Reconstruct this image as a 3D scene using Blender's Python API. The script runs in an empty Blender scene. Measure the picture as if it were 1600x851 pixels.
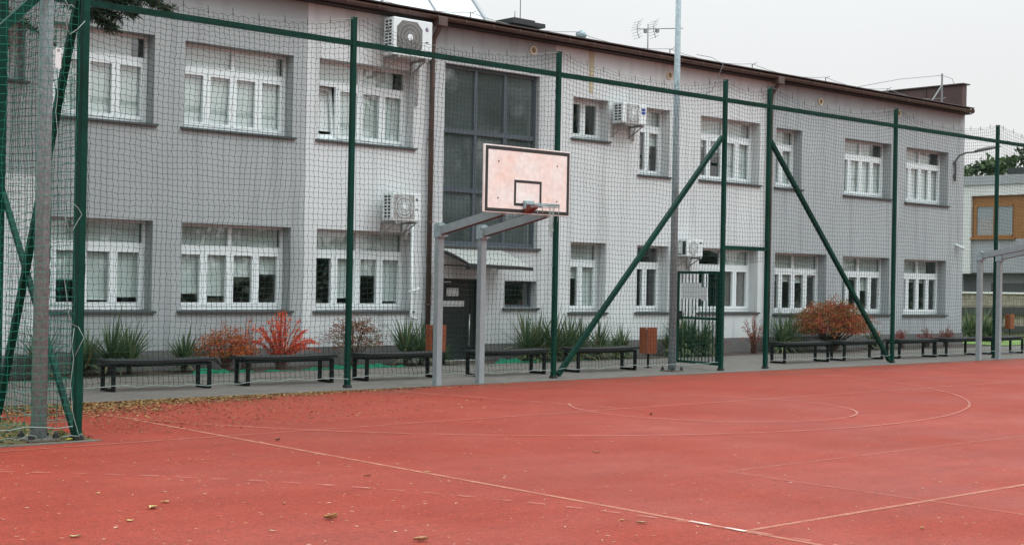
import bpy, bmesh, math, random
import numpy as np
from mathutils import Vector, Matrix
random.seed(7); rng = np.random.default_rng(7)
sc = bpy.context.scene
col = sc.collection
R = math.radians

# ------------------------------------------------------------------ helpers
def srgb(r, g, b):
    f = lambda c: (c/255/12.92) if c/255 <= .04045 else ((c/255+.055)/1.055)**2.4
    return (f(r), f(g), f(b), 1)

class MB:
    """collects geometry for ONE mesh object"""
    def __init__(s): s.v = []; s.f = []; s.sm = []; s.c = []
    def add(s, vs, fs, smooth=False, c=None):
        n = len(s.v); s.v += [tuple(v) for v in vs]; s.f += [tuple(i+n for i in f) for f in fs]
        s.sm += [smooth]*len(fs); s.c += [c or (1, 1, 1, 1)]*len(vs); return s
    def box(s, x0, x1, y0, y1, z0, z1, c=None):
        vs = [(x, y, z) for x in (x0, x1) for y in (y0, y1) for z in (z0, z1)]
        return s.add(vs, [(0, 1, 3, 2), (4, 6, 7, 5), (0, 4, 5, 1), (2, 3, 7, 6), (0, 2, 6, 4), (1, 5, 7, 3)], c=c)
    def rbox(s, x0, x1, y0, y1, z0, z1, r=.01, c=None):
        bm = bmesh.new(); bmesh.ops.create_cube(bm, size=1)
        for v in bm.verts:
            v.co = Vector(((x0+x1)/2+v.co.x*(x1-x0), (y0+y1)/2+v.co.y*(y1-y0), (z0+z1)/2+v.co.z*(z1-z0)))
        bmesh.ops.bevel(bm, geom=list(bm.edges), offset=r, segments=2, profile=.6, affect='EDGES')
        bm.verts.index_update()
        s.add([v.co[:] for v in bm.verts], [[v.index for v in f.verts] for f in bm.faces], c=c); bm.free(); return s
    def quad(s, a, b, c_, d, c=None): return s.add([a, b, c_, d], [(0, 1, 2, 3)], c=c)
    def bar(s, a, b, w, h=None, up=(0, 0, 1), c=None):
        a = Vector(a); b = Vector(b); h = h or w
        t = (b-a).normalized(); u = Vector(up)
        if abs(t.dot(u)) > .98: u = Vector((0, 1, 0))
        sx = t.cross(u).normalized()*w/2; sy = sx.cross(t).normalized()*h/2
        vs = [p+i*sx+j*sy for p in (a, b) for i, j in ((-1, -1), (1, -1), (1, 1), (-1, 1))]
        return s.add(vs, [(3, 2, 1, 0), (4, 5, 6, 7), (0, 1, 5, 4), (1, 2, 6, 5), (2, 3, 7, 6), (3, 0, 4, 7)], c=c)
    def tube(s, pts, r, n=8, caps=True, c=None):
        pts = [Vector(p) for p in pts]; m = len(pts); rs = r if isinstance(r, (list, tuple)) else [r]*m
        base = []; prev = None
        for i, p in enumerate(pts):
            t = (pts[min(i+1, m-1)]-pts[max(i-1, 0)]).normalized()
            if prev is None:
                u = Vector((0, 0, 1)) if abs(t.z) < .9 else Vector((1, 0, 0)); prev = t.cross(u).normalized()
            prev = (prev-t*prev.dot(t)).normalized(); w = t.cross(prev)
            base += [p+(prev*math.cos(a)+w*math.sin(a))*rs[i] for a in [2*math.pi*k/n for k in range(n)]]
        fs = [(i*n+k, i*n+(k+1) % n, (i+1)*n+(k+1) % n, (i+1)*n+k) for i in range(m-1) for k in range(n)]
        k0 = len(s.v); s.add(base, fs, True, c)
        if caps:
            s.f += [tuple(k0+k for k in reversed(range(n))), tuple(k0+(m-1)*n+k for k in range(n))]; s.sm += [False, False]
        return s
    def disc(s, ctr, axis, r0, r1, th, n=24, c=None):
        """flat ring (r0 may be 0) of a thickness along axis"""
        ctr = Vector(ctr); ax = Vector(axis).normalized()
        u = ax.orthogonal().normalized(); w = ax.cross(u)
        ring = lambda r, o: [ctr+ax*o+(u*math.cos(2*math.pi*k/n)+w*math.sin(2*math.pi*k/n))*r for k in range(n)]
        if r0 <= 0:
            vs = ring(r1, -th/2)+ring(r1, th/2)
            fs = [(k, (k+1) % n, n+(k+1) % n, n+k) for k in range(n)]+[tuple(reversed(range(n))), tuple(range(n, 2*n))]
        else:
            vs = ring(r0, -th/2)+ring(r1, -th/2)+ring(r1, th/2)+ring(r0, th/2)
            fs = []
            for q in range(4):
                for k in range(n):
                    fs.append((q*n+k, q*n+(k+1) % n, ((q+1) % 4)*n+(k+1) % n, ((q+1) % 4)*n+k))
        return s.add(vs, fs, c=c)
    def build(s, name, mat, parent=None, colors=False, loc=None):
        me = bpy.data.meshes.new(name); me.from_pydata(s.v, [], s.f); me.validate()
        if len(me.polygons) == len(s.sm): me.polygons.foreach_set('use_smooth', s.sm)
        if colors:
            a = me.color_attributes.new('tint', 'FLOAT_COLOR', 'POINT')
            a.data.foreach_set('color', np.array(s.c, dtype=np.float32).ravel())
        bm = bmesh.new(); bm.from_mesh(me)
        if not colors: bmesh.ops.recalc_face_normals(bm, faces=bm.faces)
        bm.to_mesh(me); bm.free()
        me.materials.append(mat)
        o = bpy.data.objects.new(name, me); col.objects.link(o)
        if parent: o.parent = parent
        if loc: o.location = loc
        return o

def np_mesh(name, V, F, mat, parent=None, tint=None):
    """quads from numpy arrays"""
    V = np.asarray(V, dtype=np.float32); F = np.asarray(F, dtype=np.int32); k = F.shape[1]
    me = bpy.data.meshes.new(name); me.vertices.add(len(V)); me.vertices.foreach_set('co', V.ravel())
    me.loops.add(F.size); me.loops.foreach_set('vertex_index', F.ravel())
    me.polygons.add(len(F)); me.polygons.foreach_set('loop_start', np.arange(0, F.size, k, dtype=np.int32))
    me.update(calc_edges=True)
    if tint is not None:
        a = me.color_attributes.new('tint', 'FLOAT_COLOR', 'POINT')
        a.data.foreach_set('color', np.asarray(tint, dtype=np.float32).ravel())
    me.materials.append(mat)
    o = bpy.data.objects.new(name, me); col.objects.link(o)
    if parent: o.parent = parent
    return o

def tag(o, label=None, cat=None, group=None, kind=None):
    for k, v in (('label', label), ('category', cat), ('group', group), ('kind', kind)):
        if v: o[k] = v
    return o
def empty(name, loc=(0, 0, 0), rz=0):
    o = bpy.data.objects.new(name, None); col.objects.link(o); o.location = loc; o.rotation_euler.z = rz
    o.empty_display_size = .2; return o
def children(o): return [c for c in bpy.data.objects if c.parent == o]
def copy_tree(o, parent=None):
    c = o.copy(); col.objects.link(c); c.parent = parent
    for ch in children(o): copy_tree(ch, c)
    return c

# ------------------------------------------------------------------ camera
CR = Vector((.74364884, -.66832047, .01827972)); CU = Vector((-.01673657, .00872386, .99982187)); CF = Vector((.66836089, .74382232, .00469791))
CAM = Vector((0, 0, 1.75)); FPX = 2216.43
cam = bpy.data.cameras.new('camera'); cam.sensor_width = 36; cam.lens = FPX/1600*36; cam.clip_end = 2000; cam.clip_start = .1
co = bpy.data.objects.new('camera', cam); col.objects.link(co)
co.matrix_world = Matrix(((CR.x, CU.x, -CF.x, CAM.x), (CR.y, CU.y, -CF.y, CAM.y), (CR.z, CU.z, -CF.z, CAM.z), (0, 0, 0, 1)))
sc.camera = co
def at(px, py, **kw):
    """world point seen at a pixel of the 1600 px photograph on the plane x=, y= or z="""
    d = CF+CR*((px-800)/FPX)+CU*((425.5-py)/FPX); (ax, val), = kw.items(); i = 'xyz'.index(ax)
    return CAM+d*((val-CAM[i])/d[i])

# ------------------------------------------------------------------ materials
def mat(name, rgb, rough=.6, metal=0, spec=.5, var=0, vscale=3, bump=0, bscale=60, tint=False, var2=None, transl=0, fine=0):
    m = bpy.data.materials.new(name); m.use_nodes = True; nt = m.node_tree; N = nt.nodes; L = nt.links
    b = N['Principled BSDF']; b.inputs['Roughness'].default_value = rough; b.inputs['Metallic'].default_value = metal
    b.inputs['Specular IOR Level'].default_value = spec
    tc = N.new('ShaderNodeTexCoord')
    base = N.new('ShaderNodeRGB'); base.outputs[0].default_value = rgb if len(rgb) == 4 else (*rgb, 1); out = base.outputs[0]
    if tint:
        at_ = N.new('ShaderNodeAttribute'); at_.attribute_name = 'tint'; out = at_.outputs['Color']
    if var:
        n = N.new('ShaderNodeTexNoise'); n.inputs['Scale'].default_value = vscale; n.inputs['Detail'].default_value = 6; n.inputs['Roughness'].default_value = .65
        L.new(tc.outputs['Object'], n.inputs['Vector'])
        mr = N.new('ShaderNodeMapRange'); mr.inputs[1].default_value = .3; mr.inputs[2].default_value = .7
        mr.inputs[3].default_value = 1-var; mr.inputs[4].default_value = 1+var; L.new(n.outputs['Fac'], mr.inputs[0])
        mx = N.new('ShaderNodeMix'); mx.data_type = 'RGBA'; mx.blend_type = 'MULTIPLY'; mx.inputs[0].default_value = 1
        L.new(out, mx.inputs[6]); L.new(mr.outputs[0], mx.inputs[7]); out = mx.outputs[2]
        if var2:
            n2 = N.new('ShaderNodeTexNoise'); n2.inputs['Scale'].default_value = vscale*2.3; n2.inputs['Detail'].default_value = 8
            L.new(tc.outputs['Object'], n2.inputs['Vector'])
            r2 = N.new('ShaderNodeMapRange'); r2.inputs[1].default_value = .5; r2.inputs[2].default_value = .68; L.new(n2.outputs['Fac'], r2.inputs[0])
            m2 = N.new('ShaderNodeMix'); m2.data_type = 'RGBA'; L.new(r2.outputs[0], m2.inputs[0]); L.new(out, m2.inputs[6]); m2.inputs[7].default_value = var2 if len(var2) == 4 else (*var2, 1); out = m2.outputs[2]
    if fine:
        n3 = N.new('ShaderNodeTexNoise'); n3.inputs['Scale'].default_value = bscale; n3.inputs['Detail'].default_value = 3
        L.new(tc.outputs['Object'], n3.inputs['Vector'])
        r3 = N.new('ShaderNodeMapRange'); r3.inputs[1].default_value = .35; r3.inputs[2].default_value = .65; r3.inputs[3].default_value = 1-fine; r3.inputs[4].default_value = 1+fine
        L.new(n3.outputs['Fac'], r3.inputs[0])
        m3 = N.new('ShaderNodeMix'); m3.data_type = 'RGBA'; m3.blend_type = 'MULTIPLY'; m3.inputs[0].default_value = 1
        L.new(out, m3.inputs[6]); L.new(r3.outputs[0], m3.inputs[7]); out = m3.outputs[2]
    L.new(out, b.inputs['Base Color'])
    if bump:
        n4 = N.new('ShaderNodeTexNoise'); n4.inputs['Scale'].default_value = bscale; n4.inputs['Detail'].default_value = 4
        L.new(tc.outputs['Object'], n4.inputs['Vector'])
        bp = N.new('ShaderNodeBump'); bp.inputs['Strength'].default_value = bump; bp.inputs['Distance'].default_value = .01
        L.new(n4.outputs['Fac'], bp.inputs['Height']); L.new(bp.outputs['Normal'], b.inputs['Normal'])
    if transl:
        tr = N.new('ShaderNodeBsdfTranslucent'); L.new(out, tr.inputs['Color']); ms = N.new('ShaderNodeMixShader'); ms.inputs[0].default_value = transl
        L.new(b.outputs[0], ms.inputs[1]); L.new(tr.outputs[0], ms.inputs[2]); L.new(ms.outputs[0], N['Material Output'].inputs['Surface'])
    return m

def wall_mat(name, rgb):
    """painted render: fine grain, soft mottling, thin rain runs"""
    m = mat(name, rgb, rough=.9, spec=.2, var=.05, vscale=.7, bump=.35, bscale=90, fine=.07)
    nt = m.node_tree; N = nt.nodes; L = nt.links; b = N['Principled BSDF']; src = b.inputs['Base Color'].links[0].from_socket
    tc = N.new('ShaderNodeTexCoord'); mp = N.new('ShaderNodeMapping'); mp.inputs['Scale'].default_value = (2.2, 2.2, .12)
    L.new(tc.outputs['Object'], mp.inputs[0]); n = N.new('ShaderNodeTexNoise'); n.inputs['Scale'].default_value = 1.6; n.inputs['Detail'].default_value = 7; L.new(mp.outputs[0], n.inputs['Vector'])
    r = N.new('ShaderNodeMapRange'); r.inputs[1].default_value = .52; r.inputs[2].default_value = .75; r.inputs[3].default_value = 1; r.inputs[4].default_value = .76; L.new(n.outputs['Fac'], r.inputs[0])
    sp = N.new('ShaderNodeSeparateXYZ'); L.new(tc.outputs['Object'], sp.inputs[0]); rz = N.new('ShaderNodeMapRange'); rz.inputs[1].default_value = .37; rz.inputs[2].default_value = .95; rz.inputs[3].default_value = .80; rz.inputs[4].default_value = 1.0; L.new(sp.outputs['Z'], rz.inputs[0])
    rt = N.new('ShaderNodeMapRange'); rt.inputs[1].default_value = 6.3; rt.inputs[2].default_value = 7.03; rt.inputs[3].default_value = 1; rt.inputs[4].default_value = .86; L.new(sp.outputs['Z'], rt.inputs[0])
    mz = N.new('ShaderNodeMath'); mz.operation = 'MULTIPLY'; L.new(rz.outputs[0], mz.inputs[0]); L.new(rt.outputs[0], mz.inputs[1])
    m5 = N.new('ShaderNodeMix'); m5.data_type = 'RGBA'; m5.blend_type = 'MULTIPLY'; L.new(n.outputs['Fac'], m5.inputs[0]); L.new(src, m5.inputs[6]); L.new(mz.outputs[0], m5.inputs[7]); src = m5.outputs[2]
    x = N.new('ShaderNodeMix'); x.data_type = 'RGBA'; x.blend_type = 'MULTIPLY'; x.inputs[0].default_value = 1
    L.new(src, x.inputs[6]); L.new(r.outputs[0], x.inputs[7]); L.new(x.outputs[2], b.inputs['Base Color'])
    return m

def glass_mat(name, ior, tintc=(.9, .95, .93, 1), blur=.02, film=0):
    m = bpy.data.materials.new(name); m.use_nodes = True; nt = m.node_tree; N = nt.nodes; L = nt.links; N.remove(N['Principled BSDF'])
    lw = N.new('ShaderNodeLayerWeight'); lw.inputs['Blend'].default_value = .5
    p5 = N.new('ShaderNodeMath'); p5.operation = 'POWER'; p5.inputs[1].default_value = 5; L.new(lw.outputs['Facing'], p5.inputs[0])
    fr = N.new('ShaderNodeMapRange'); fr.inputs[3].default_value = ior; fr.inputs[4].default_value = 1; L.new(p5.outputs[0], fr.inputs[0])   # Schlick, the same from both sides
    t = N.new('ShaderNodeBsdfTransparent'); t.inputs[0].default_value = tintc
    g = N.new('ShaderNodeBsdfGlossy'); g.inputs['Roughness'].default_value = blur
    tc = N.new('ShaderNodeTexCoord'); n = N.new('ShaderNodeTexNoise'); n.inputs['Scale'].default_value = 1.3; L.new(tc.outputs['Object'], n.inputs['Vector'])
    bp = N.new('ShaderNodeBump'); bp.inputs['Strength'].default_value = .12; bp.inputs['Distance'].default_value = .02; L.new(n.outputs['Fac'], bp.inputs['Height']); L.new(bp.outputs[0], g.inputs['Normal'])
    ms = N.new('ShaderNodeMixShader'); L.new(fr.outputs[0], ms.inputs[0]); L.new(t.outputs[0], ms.inputs[1]); L.new(g.outputs[0], ms.inputs[2])
    out = ms.outputs[0]
    if film:                                          # uneven grey-green diffuse layer mixed over the pane
        n2 = N.new('ShaderNodeTexNoise'); n2.inputs['Scale'].default_value = 1.1; n2.inputs['Detail'].default_value = 6; L.new(tc.outputs['Object'], n2.inputs['Vector'])
        r2 = N.new('ShaderNodeMapRange'); r2.inputs[1].default_value = .3; r2.inputs[2].default_value = .7; r2.inputs[3].default_value = film*.6; r2.inputs[4].default_value = film*1.4; L.new(n2.outputs['Fac'], r2.inputs[0])
        df = N.new('ShaderNodeBsdfDiffuse'); df.inputs[0].default_value = (.235, .28, .28, 1); m3 = N.new('ShaderNodeMixShader'); L.new(r2.outputs[0], m3.inputs[0]); L.new(out, m3.inputs[1]); L.new(df.outputs[0], m3.inputs[2]); out = m3.outputs[0]
    L.new(out, N['Material Output'].inputs['Surface']); return m

M = {}
M['wall_dark'] = wall_mat('grey_render', (.355, .374, .374))
M['wall_mid'] = wall_mat('mid_grey_render', (.375, .398, .403))
M['wall_light'] = wall_mat('pale_render', (.605, .622, .62))
M['wall_bay'] = wall_mat('bay_render', (.515, .53, .53))
M['plinth'] = mat('plinth_concrete', (.135, .13, .125), .9, var=.18, vscale=1.5, bump=.4, fine=.1)
M['pvc'] = mat('white_window_frame', (.74, .79, .79), .35, var=.02)
M['sill'] = mat('grey_metal_sill', (.055, .062, .062), .45, var=.12, vscale=4)
M['alu'] = mat('slate_frame', (.066, .080, .094), .4, var=.1)
M['blind'] = mat('roller_blind', (.80, .85, .84), .9, var=.05, vscale=2, transl=.2)
M['curtain'] = mat('net_curtain', (.42, .40, .39), .9, var=.2, vscale=9, transl=.3)
M['room'] = mat('room_plaster', (.30, .30, .28), .9)
M['glass'] = glass_mat('window_glass', .19)
M['glass_dark'] = glass_mat('stair_glass', .36, (.45, .5, .46, 1), .05, .27)
M['brown'] = mat('brown_sheet_metal', (.052, .034, .029), .45, var=.3, vscale=3)
M['brown_gutter'] = mat('rusty_brown_gutter', (.085, .047, .036), .5, var=.3, vscale=5, var2=(.05, .04, .036, 1))  # the gutter and downpipes' own rusty brown
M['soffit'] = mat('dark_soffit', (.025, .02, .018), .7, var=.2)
M['parapet'] = mat('brown_parapet_sheet', (.062, .030, .027), .5, var=.3, vscale=1.2)
M['roofmetal'] = mat('pale_roof_sheet', (.60, .62, .63), .35, var=.05, vscale=1.2)
M['roofseam'] = mat('roof_seam', (.30, .31, .32), .4)
M['roofflat'] = mat('roof_felt', (.08, .08, .08), .9)
M['acwhite'] = mat('white_casing', (.70, .74, .735), .4, var=.03)
M['acgrey'] = mat('fan_grille', (.30, .295, .28), .5)
M['acdark'] = mat('dark_fins', (.02, .028, .028), .6)
M['acfan'] = mat('fan_blade', (.14, .14, .135), .6)
M['violet'] = mat('violet_emblem', (.10, .03, .16), .5)
M['blue'] = mat('blue_mark', (.03, .06, .28), .5)
M['black'] = mat('black_mark', (.02, .02, .02), .6)
M['green'] = mat('dark_green_paint', (.0016, .036, .0235), .5, spec=.14, var=.3, vscale=2.5, fine=.12, bscale=25)
M['net'] = mat('green_net_cord', (.010, .034, .027), .75, spec=.2)
M['netnear'] = mat('bright_green_net_cord', (.012, .165, .115), .7, spec=.2)
M['rope'] = mat('pale_rope', (.24, .29, .27), .8, var=.2, vscale=14)
M['wire'] = mat('thin_steel_wire', (.22, .23, .23), .5, metal=.3)
M['galv'] = mat('galvanised_steel', (.27, .345, .362), .5, metal=0, var=.22, vscale=14, fine=.16, bscale=32)
M['galvpost'] = mat('galvanised_square_tube', (.235, .275, .283), .55, metal=0, var=.12, vscale=6)
M['rust'] = mat('rusty_underside', (.10, .035, .026), .7, var=.3, vscale=8)
M['rimred'] = mat('faded_red_paint', (.17, .04, .024), .6, var=.25, vscale=12)
M['benchtop'] = mat('black_bench_board', (.020, .0195, .020), .6, spec=.25, var=.2, vscale=4, bump=.2, bscale=40)
M['benchsteel'] = mat('black_bench_steel', (.006, .006, .0065), .5, spec=.2, var=.1)
M['slat'] = mat('orange_brown_wood', (.25, .060, .020), .6, var=.25, vscale=7)
M['paving'] = None; M['door'] = mat('dark_door', (.018, .024, .023), .35, var=.15)
M['paper'] = mat('white_paper', (.62, .63, .63), .7)
M['steelbar'] = mat('brushed_handle', (.5, .5, .5), .3, metal=.7)
M['polycarb'] = mat('milky_canopy_sheet', (.52, .53, .50), .5, var=.06, vscale=3, transl=.35)
M['cream'] = mat('cream_vent_ring', (.62, .54, .40), .6, var=.1, vscale=20)
M['ventmesh'] = mat('brown_vent_mesh', (.22, .15, .07), .7, var=.2, vscale=30)
M['stain'] = mat('rust_streak', (.46, .40, .28), .9, var=.12, vscale=3)
M['kerb'] = mat('concrete_kerb', (.115, .10, .085), .9, var=.25, vscale=3, bump=.3, fine=.12)
M['mulch'] = mat('dark_mulch', (.05, .032, .022), .95, var=.5, vscale=14, bump=1, bscale=30)
M['film'] = mat('green_plastic_film', (.03, .30, .17), .35, var=.25, vscale=10, transl=.2)
M['leaf'] = mat('leaf', (1, 1, 1, 1), .55, tint=True, transl=.25, spec=.4)
M['litter'] = mat('dry_leaves', (1, 1, 1, 1), .7, tint=True, spec=.3)
M['bark'] = mat('bark', (.06, .045, .035), .9, var=.3, vscale=8, bump=.6)
M['twig'] = mat('twig', (.075, .035, .025), .8, var=.2)
M['orange_wood'] = mat('orange_cladding', (.27, .115, .03), .55, var=.15, vscale=5)
M['house_white'] = mat('house_white', (.62, .62, .60), .85, var=.05)
M['house_grey'] = mat('house_grey', (.33, .335, .345), .85, var=.05)
M['house_dark'] = mat('house_dark', (.07, .07, .072), .7, var=.1)
M['stone'] = mat('pale_stone', (.23, .205, .155), .9, var=.3, vscale=5, bump=.6, fine=.25, bscale=18)
M['darkwood'] = mat('dark_rail', (.022, .022, .022), .7)
M['lampgrey'] = mat('lamp_grey', (.12, .12, .12), .5)

# sports surface: rubber granules, damp and worn patches, needles are separate geometry
def court_material():
    m = bpy.data.materials.new('red_rubber_surface'); m.use_nodes = True; nt = m.node_tree; N = nt.nodes; L = nt.links; b = N['Principled BSDF']
    tc = N.new('ShaderNodeTexCoord')
    def noise(s, d=4, r=.6):
        n = N.new('ShaderNodeTexNoise'); n.inputs['Scale'].default_value = s; n.inputs['Detail'].default_value = d; n.inputs['Roughness'].default_value = r
        L.new(tc.outputs['Object'], n.inputs['Vector']); return n.outputs['Fac']
    def ramp(src, a, b_, c, d):
        r = N.new('ShaderNodeMapRange'); r.inputs[1].default_value = a; r.inputs[2].default_value = b_; r.inputs[3].default_value = c; r.inputs[4].default_value = d
        L.new(src, r.inputs[0]); return r.outputs[0]
    def mixc(f, a, b_, bt='MIX'):
        x = N.new('ShaderNodeMix'); x.data_type = 'RGBA'; x.blend_type = bt
        for i, s in ((0, f), (6, a), (7, b_)):
            if hasattr(s, 'links'): L.new(s, x.inputs[i])
            else: x.inputs[i].default_value = s
        return x.outputs[2]
    c = mixc(ramp(noise(.28, 5), .4, .62, 0, 1), (.240, .032, .0165, 1), (.275, .042, .024, 1))
    c = mixc(ramp(noise(1.7, 6), .35, .7, 0, .5), c, (.205, .0245, .0135, 1))
    g = noise(150, 2, .7); g2 = noise(55, 3, .7); g3 = noise(19, 3, .7)
    c = mixc(1.0, c, ramp(g, .3, .7, .45, 1.55), 'MULTIPLY')
    c = mixc(1.0, c, ramp(g2, .3, .7, .62, 1.38), 'MULTIPLY')
    c = mixc(1.0, c, ramp(g3, .3, .7, .80, 1.20), 'MULTIPLY')
    c = mixc(ramp(g2, .66, .72, 0, .75), c, (.09, .025, .02, 1))
    c = mixc(ramp(g3, .70, .76, 0, .6), c, (.45, .20, .15, 1))
    # dirt that gathers along the kerb, and faint scuffs
    sp_ = N.new('ShaderNodeSeparateXYZ'); L.new(tc.outputs['Object'], sp_.inputs[0])
    ed = N.new('ShaderNodeMath'); ed.operation = 'MULTIPLY'; L.new(ramp(sp_.outputs['Y'], 16.2, 17.8, 0, 1), ed.inputs[0]); L.new(ramp(noise(1.1, 6), .38, .62, .1, .8), ed.inputs[1])
    c = mixc(ed.outputs[0], c, (.13, .040, .020, 1))
    mp = N.new('ShaderNodeMapping'); mp.inputs['Rotation'].default_value = (0, 0, .5); mp.inputs['Scale'].default_value = (.5, 3.2, 1); L.new(tc.outputs['Object'], mp.inputs[0])
    sn = N.new('ShaderNodeTexNoise'); sn.inputs['Scale'].default_value = .9; sn.inputs['Detail'].default_value = 8; sn.inputs['Roughness'].default_value = .7; L.new(mp.outputs[0], sn.inputs['Vector'])
    c = mixc(1.0, c, ramp(sn.outputs['Fac'], .35, .68, 1.06, .90), 'MULTIPLY')
    c = mixc(ramp(noise(.9, 7, .75), .60, .70, 0, .16), c, (.34, .09, .065, 1))
    L.new(c, b.inputs['Base Color'])
    L.new(ramp(noise(.5, 4), .35, .65, .5, .72), b.inputs['Roughness']); b.inputs['Specular IOR Level'].default_value = .15
    bp = N.new('ShaderNodeBump'); bp.inputs['Strength'].default_value = .35; bp.inputs['Distance'].default_value = .006; L.new(g, bp.inputs['Height']); L.new(bp.outputs[0], b.inputs['Normal'])
    return m
M['court'] = court_material()

def marking_material(name, rgb, wear):
    """worn paint: shows the red through"""
    m = bpy.data.materials.new(name); m.use_nodes = True; nt = m.node_tree; N = nt.nodes; L = nt.links; b = N['Principled BSDF']
    b.inputs['Base Color'].default_value = (*rgb, 1); b.inputs['Roughness'].default_value = .6
    tc = N.new('ShaderNodeTexCoord'); n = N.new('ShaderNodeTexNoise'); n.inputs['Scale'].default_value = 3.5; n.inputs['Detail'].default_value = 8; n.inputs['Roughness'].default_value = .75
    L.new(tc.outputs['Object'], n.inputs['Vector'])
    r = N.new('ShaderNodeMapRange'); r.inputs[1].default_value = .35; r.inputs[2].default_value = .65; r.inputs[3].default_value = max(0, 1-wear-.3); r.inputs[4].default_value = min(1, 1-wear+.3); L.new(n.outputs['Fac'], r.inputs[0])
    t = N.new('ShaderNodeBsdfTransparent'); ms = N.new('ShaderNodeMixShader'); L.new(r.outputs[0], ms.inputs[0]); L.new(t.outputs[0], ms.inputs[1]); L.new(b.outputs[0], ms.inputs[2])
    L.new(ms.outputs[0], N['Material Output'].inputs['Surface']); return m
M['line'] = marking_material('worn_cream_line', (.50, .195, .115), .48)
M['line_faint'] = marking_material('faded_white_line', (.55, .27, .21), .78)
M['line_ghost'] = marking_material('ghost_line', (.50, .22, .16), .9)
M['line_mid'] = marking_material('worn_pale_line', (.50, .20, .14), .66)
M['line_white'] = marking_material('white_line', (.72, .66, .60), .3)

def paving_material():
    m = mat('concrete_paving', (.135, .118, .102), .85, var=.18, vscale=1.3, bump=.3, fine=.12)
    nt = m.node_tree; N = nt.nodes; L = nt.links; b = N['Principled BSDF']; src = b.inputs['Base Color'].links[0].from_socket
    tc = N.new('ShaderNodeTexCoord'); br = N.new('ShaderNodeTexBrick'); br.inputs['Scale'].default_value = 1; br.inputs['Brick Width'].default_value = .4; br.inputs['Row Height'].default_value = .2
    br.inputs['Mortar Size'].default_value = .008; br.inputs['Color1'].default_value = (1, 1, 1, 1); br.inputs['Color2'].default_value = (.86, .86, .86, 1); br.inputs['Mortar'].default_value = (.45, .45, .45, 1)
    L.new(tc.outputs['Object'], br.inputs['Vector']); x = N.new('ShaderNodeMix'); x.data_type = 'RGBA'; x.blend_type = 'MULTIPLY'; x.inputs[0].default_value = 1
    L.new(src, x.inputs[6]); L.new(br.outputs['Color'], x.inputs[7]); L.new(x.outputs[2], b.inputs['Base Color']); return m
M['paving'] = paving_material()
M['grass'] = mat('short_grass', (.06, .10, .03), .9, var=.4, vscale=2, fine=.4, bscale=50, bump=.8)
M['groundfar'] = mat('ground', (.10, .11, .07), .95, var=.3, vscale=.4)

# ------------------------------------------------------------------ ground
def sheet(name, x0, x1, y0, y1, z, m, label=None):
    o = MB().quad((x0, y0, z), (x1, y0, z), (x1, y1, z), (x0, y1, z)).build(name, m); tag(o, kind='structure'); return o
sheet('ground', -600, 900, -600, 900, -.02, M['groundfar'])
g = MB(); g.quad((-40, -26, 0), (75, -26, 0), (75, 13.74, 0), (-40, 13.74, 0)); g.quad((6.70, 13.74, 0), (75, 13.74, 0), (75, 17.81, 0), (6.70, 17.81, 0))
tag(g.build('court', M['court']), kind='structure')
sheet('path', -40, 75, 17.96, 21.95, .004, M['paving'])
k = MB()
x = 6.78
while x < 74: k.rbox(x, x+.992, 17.81, 17.955, -.1, .012, .006); x += 1.0
x = -20.3
while x < 6.5: k.rbox(x, x+.992, 13.745, 13.80, -.1, .012, .006); x += 1.0
tag(k.build('kerb', M['kerb']), kind='structure')
sheet('verge', -40, 6.697, 13.80, 17.955, .0, mat('leafy_verge', (.09, .075, .03), .95, var=.5, vscale=3, var2=(.05, .085, .02, 1), fine=.4, bscale=40, bump=.8))
sheet('planting_bed', -40, 22.9, 21.95, 23.02, .012, M['mulch']); sheet('planting_bed', 26.2, 39.2, 21.95, 23.02, .012, M['mulch'])
sheet('planting_bed', 22.9, 26.2, 22.02, 23.02, .011, M['mulch'])
sheet('lawn', 40, 75, 22.2, 26.6, .004, mat('bright_lawn', (.12, .20, .035), .9, var=.3, vscale=3, fine=.4, bscale=40, bump=.6))

# court markings, each a sheet 4 mm above the court
def strip(name, pts, w, m, z=.004, dash=None, mark=None):
    """ribbon along ground points"""
    b = MB(); P = [Vector((p[0], p[1], z)) for p in pts]; run = 0
    for i in range(len(P)-1):
        a, c = P[i], P[i+1]; d = (c-a)
        if dash and (run % (dash[0]+dash[1])) > dash[0]: run += d.length; continue
        n0 = Vector((-(c-P[max(i-1, 0)]).y, (c-P[max(i-1, 0)]).x, 0)).normalized()*w/2
        e = P[min(i+2, len(P)-1)]-a; n1 = Vector((-e.y, e.x, 0)).normalized()*w/2
        b.quad(a-n0, c-n1, c+n1, a+n0); run += d.length
    return tag(b.build(name, m), kind='structure')
def lin(a, b, n=2): return [(a[0]+(b[0]-a[0])*i/n, a[1]+(b[1]-a[1])*i/n) for i in range(n+1)]
def arc(c, r, a0, a1, n=90): return [(c[0]+r*math.cos(R(a0+(a1-a0)*i/n)), c[1]+r*math.sin(R(a0+(a1-a0)*i/n))) for i in range(n+1)]
strip('court_line', lin((7.95, 16.4), (7.95, -20)), .05, M['line'])
strip('court_line', lin((7.98, 6.34), (70, 6.34)), .05, M['line'])
strip('court_line', lin((-20, 13.42), (11.5, 13.42)), .035, M['line_mid'], .008)
strip('court_line', lin((11.5, 13.42), (60, 13.42)), .035, M['line_faint'], .008)
strip('court_line', arc((15.376, 17.878), 7.755, 181, 359), .038, M['line_mid'], .012)
strip('court_line', arc((15.34, 12.86), 1.98, 130, 400), .036, M['line_faint'], .016)
strip('court_line', arc((-.977, 5.276), 8.987, -60, 60, 900), .035, M['line_faint'], .012, dash=(.16, .16))
strip('court_line', lin((10.3, 8.45), (60, 8.45)), .03, M['line_ghost'], .004)
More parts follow.
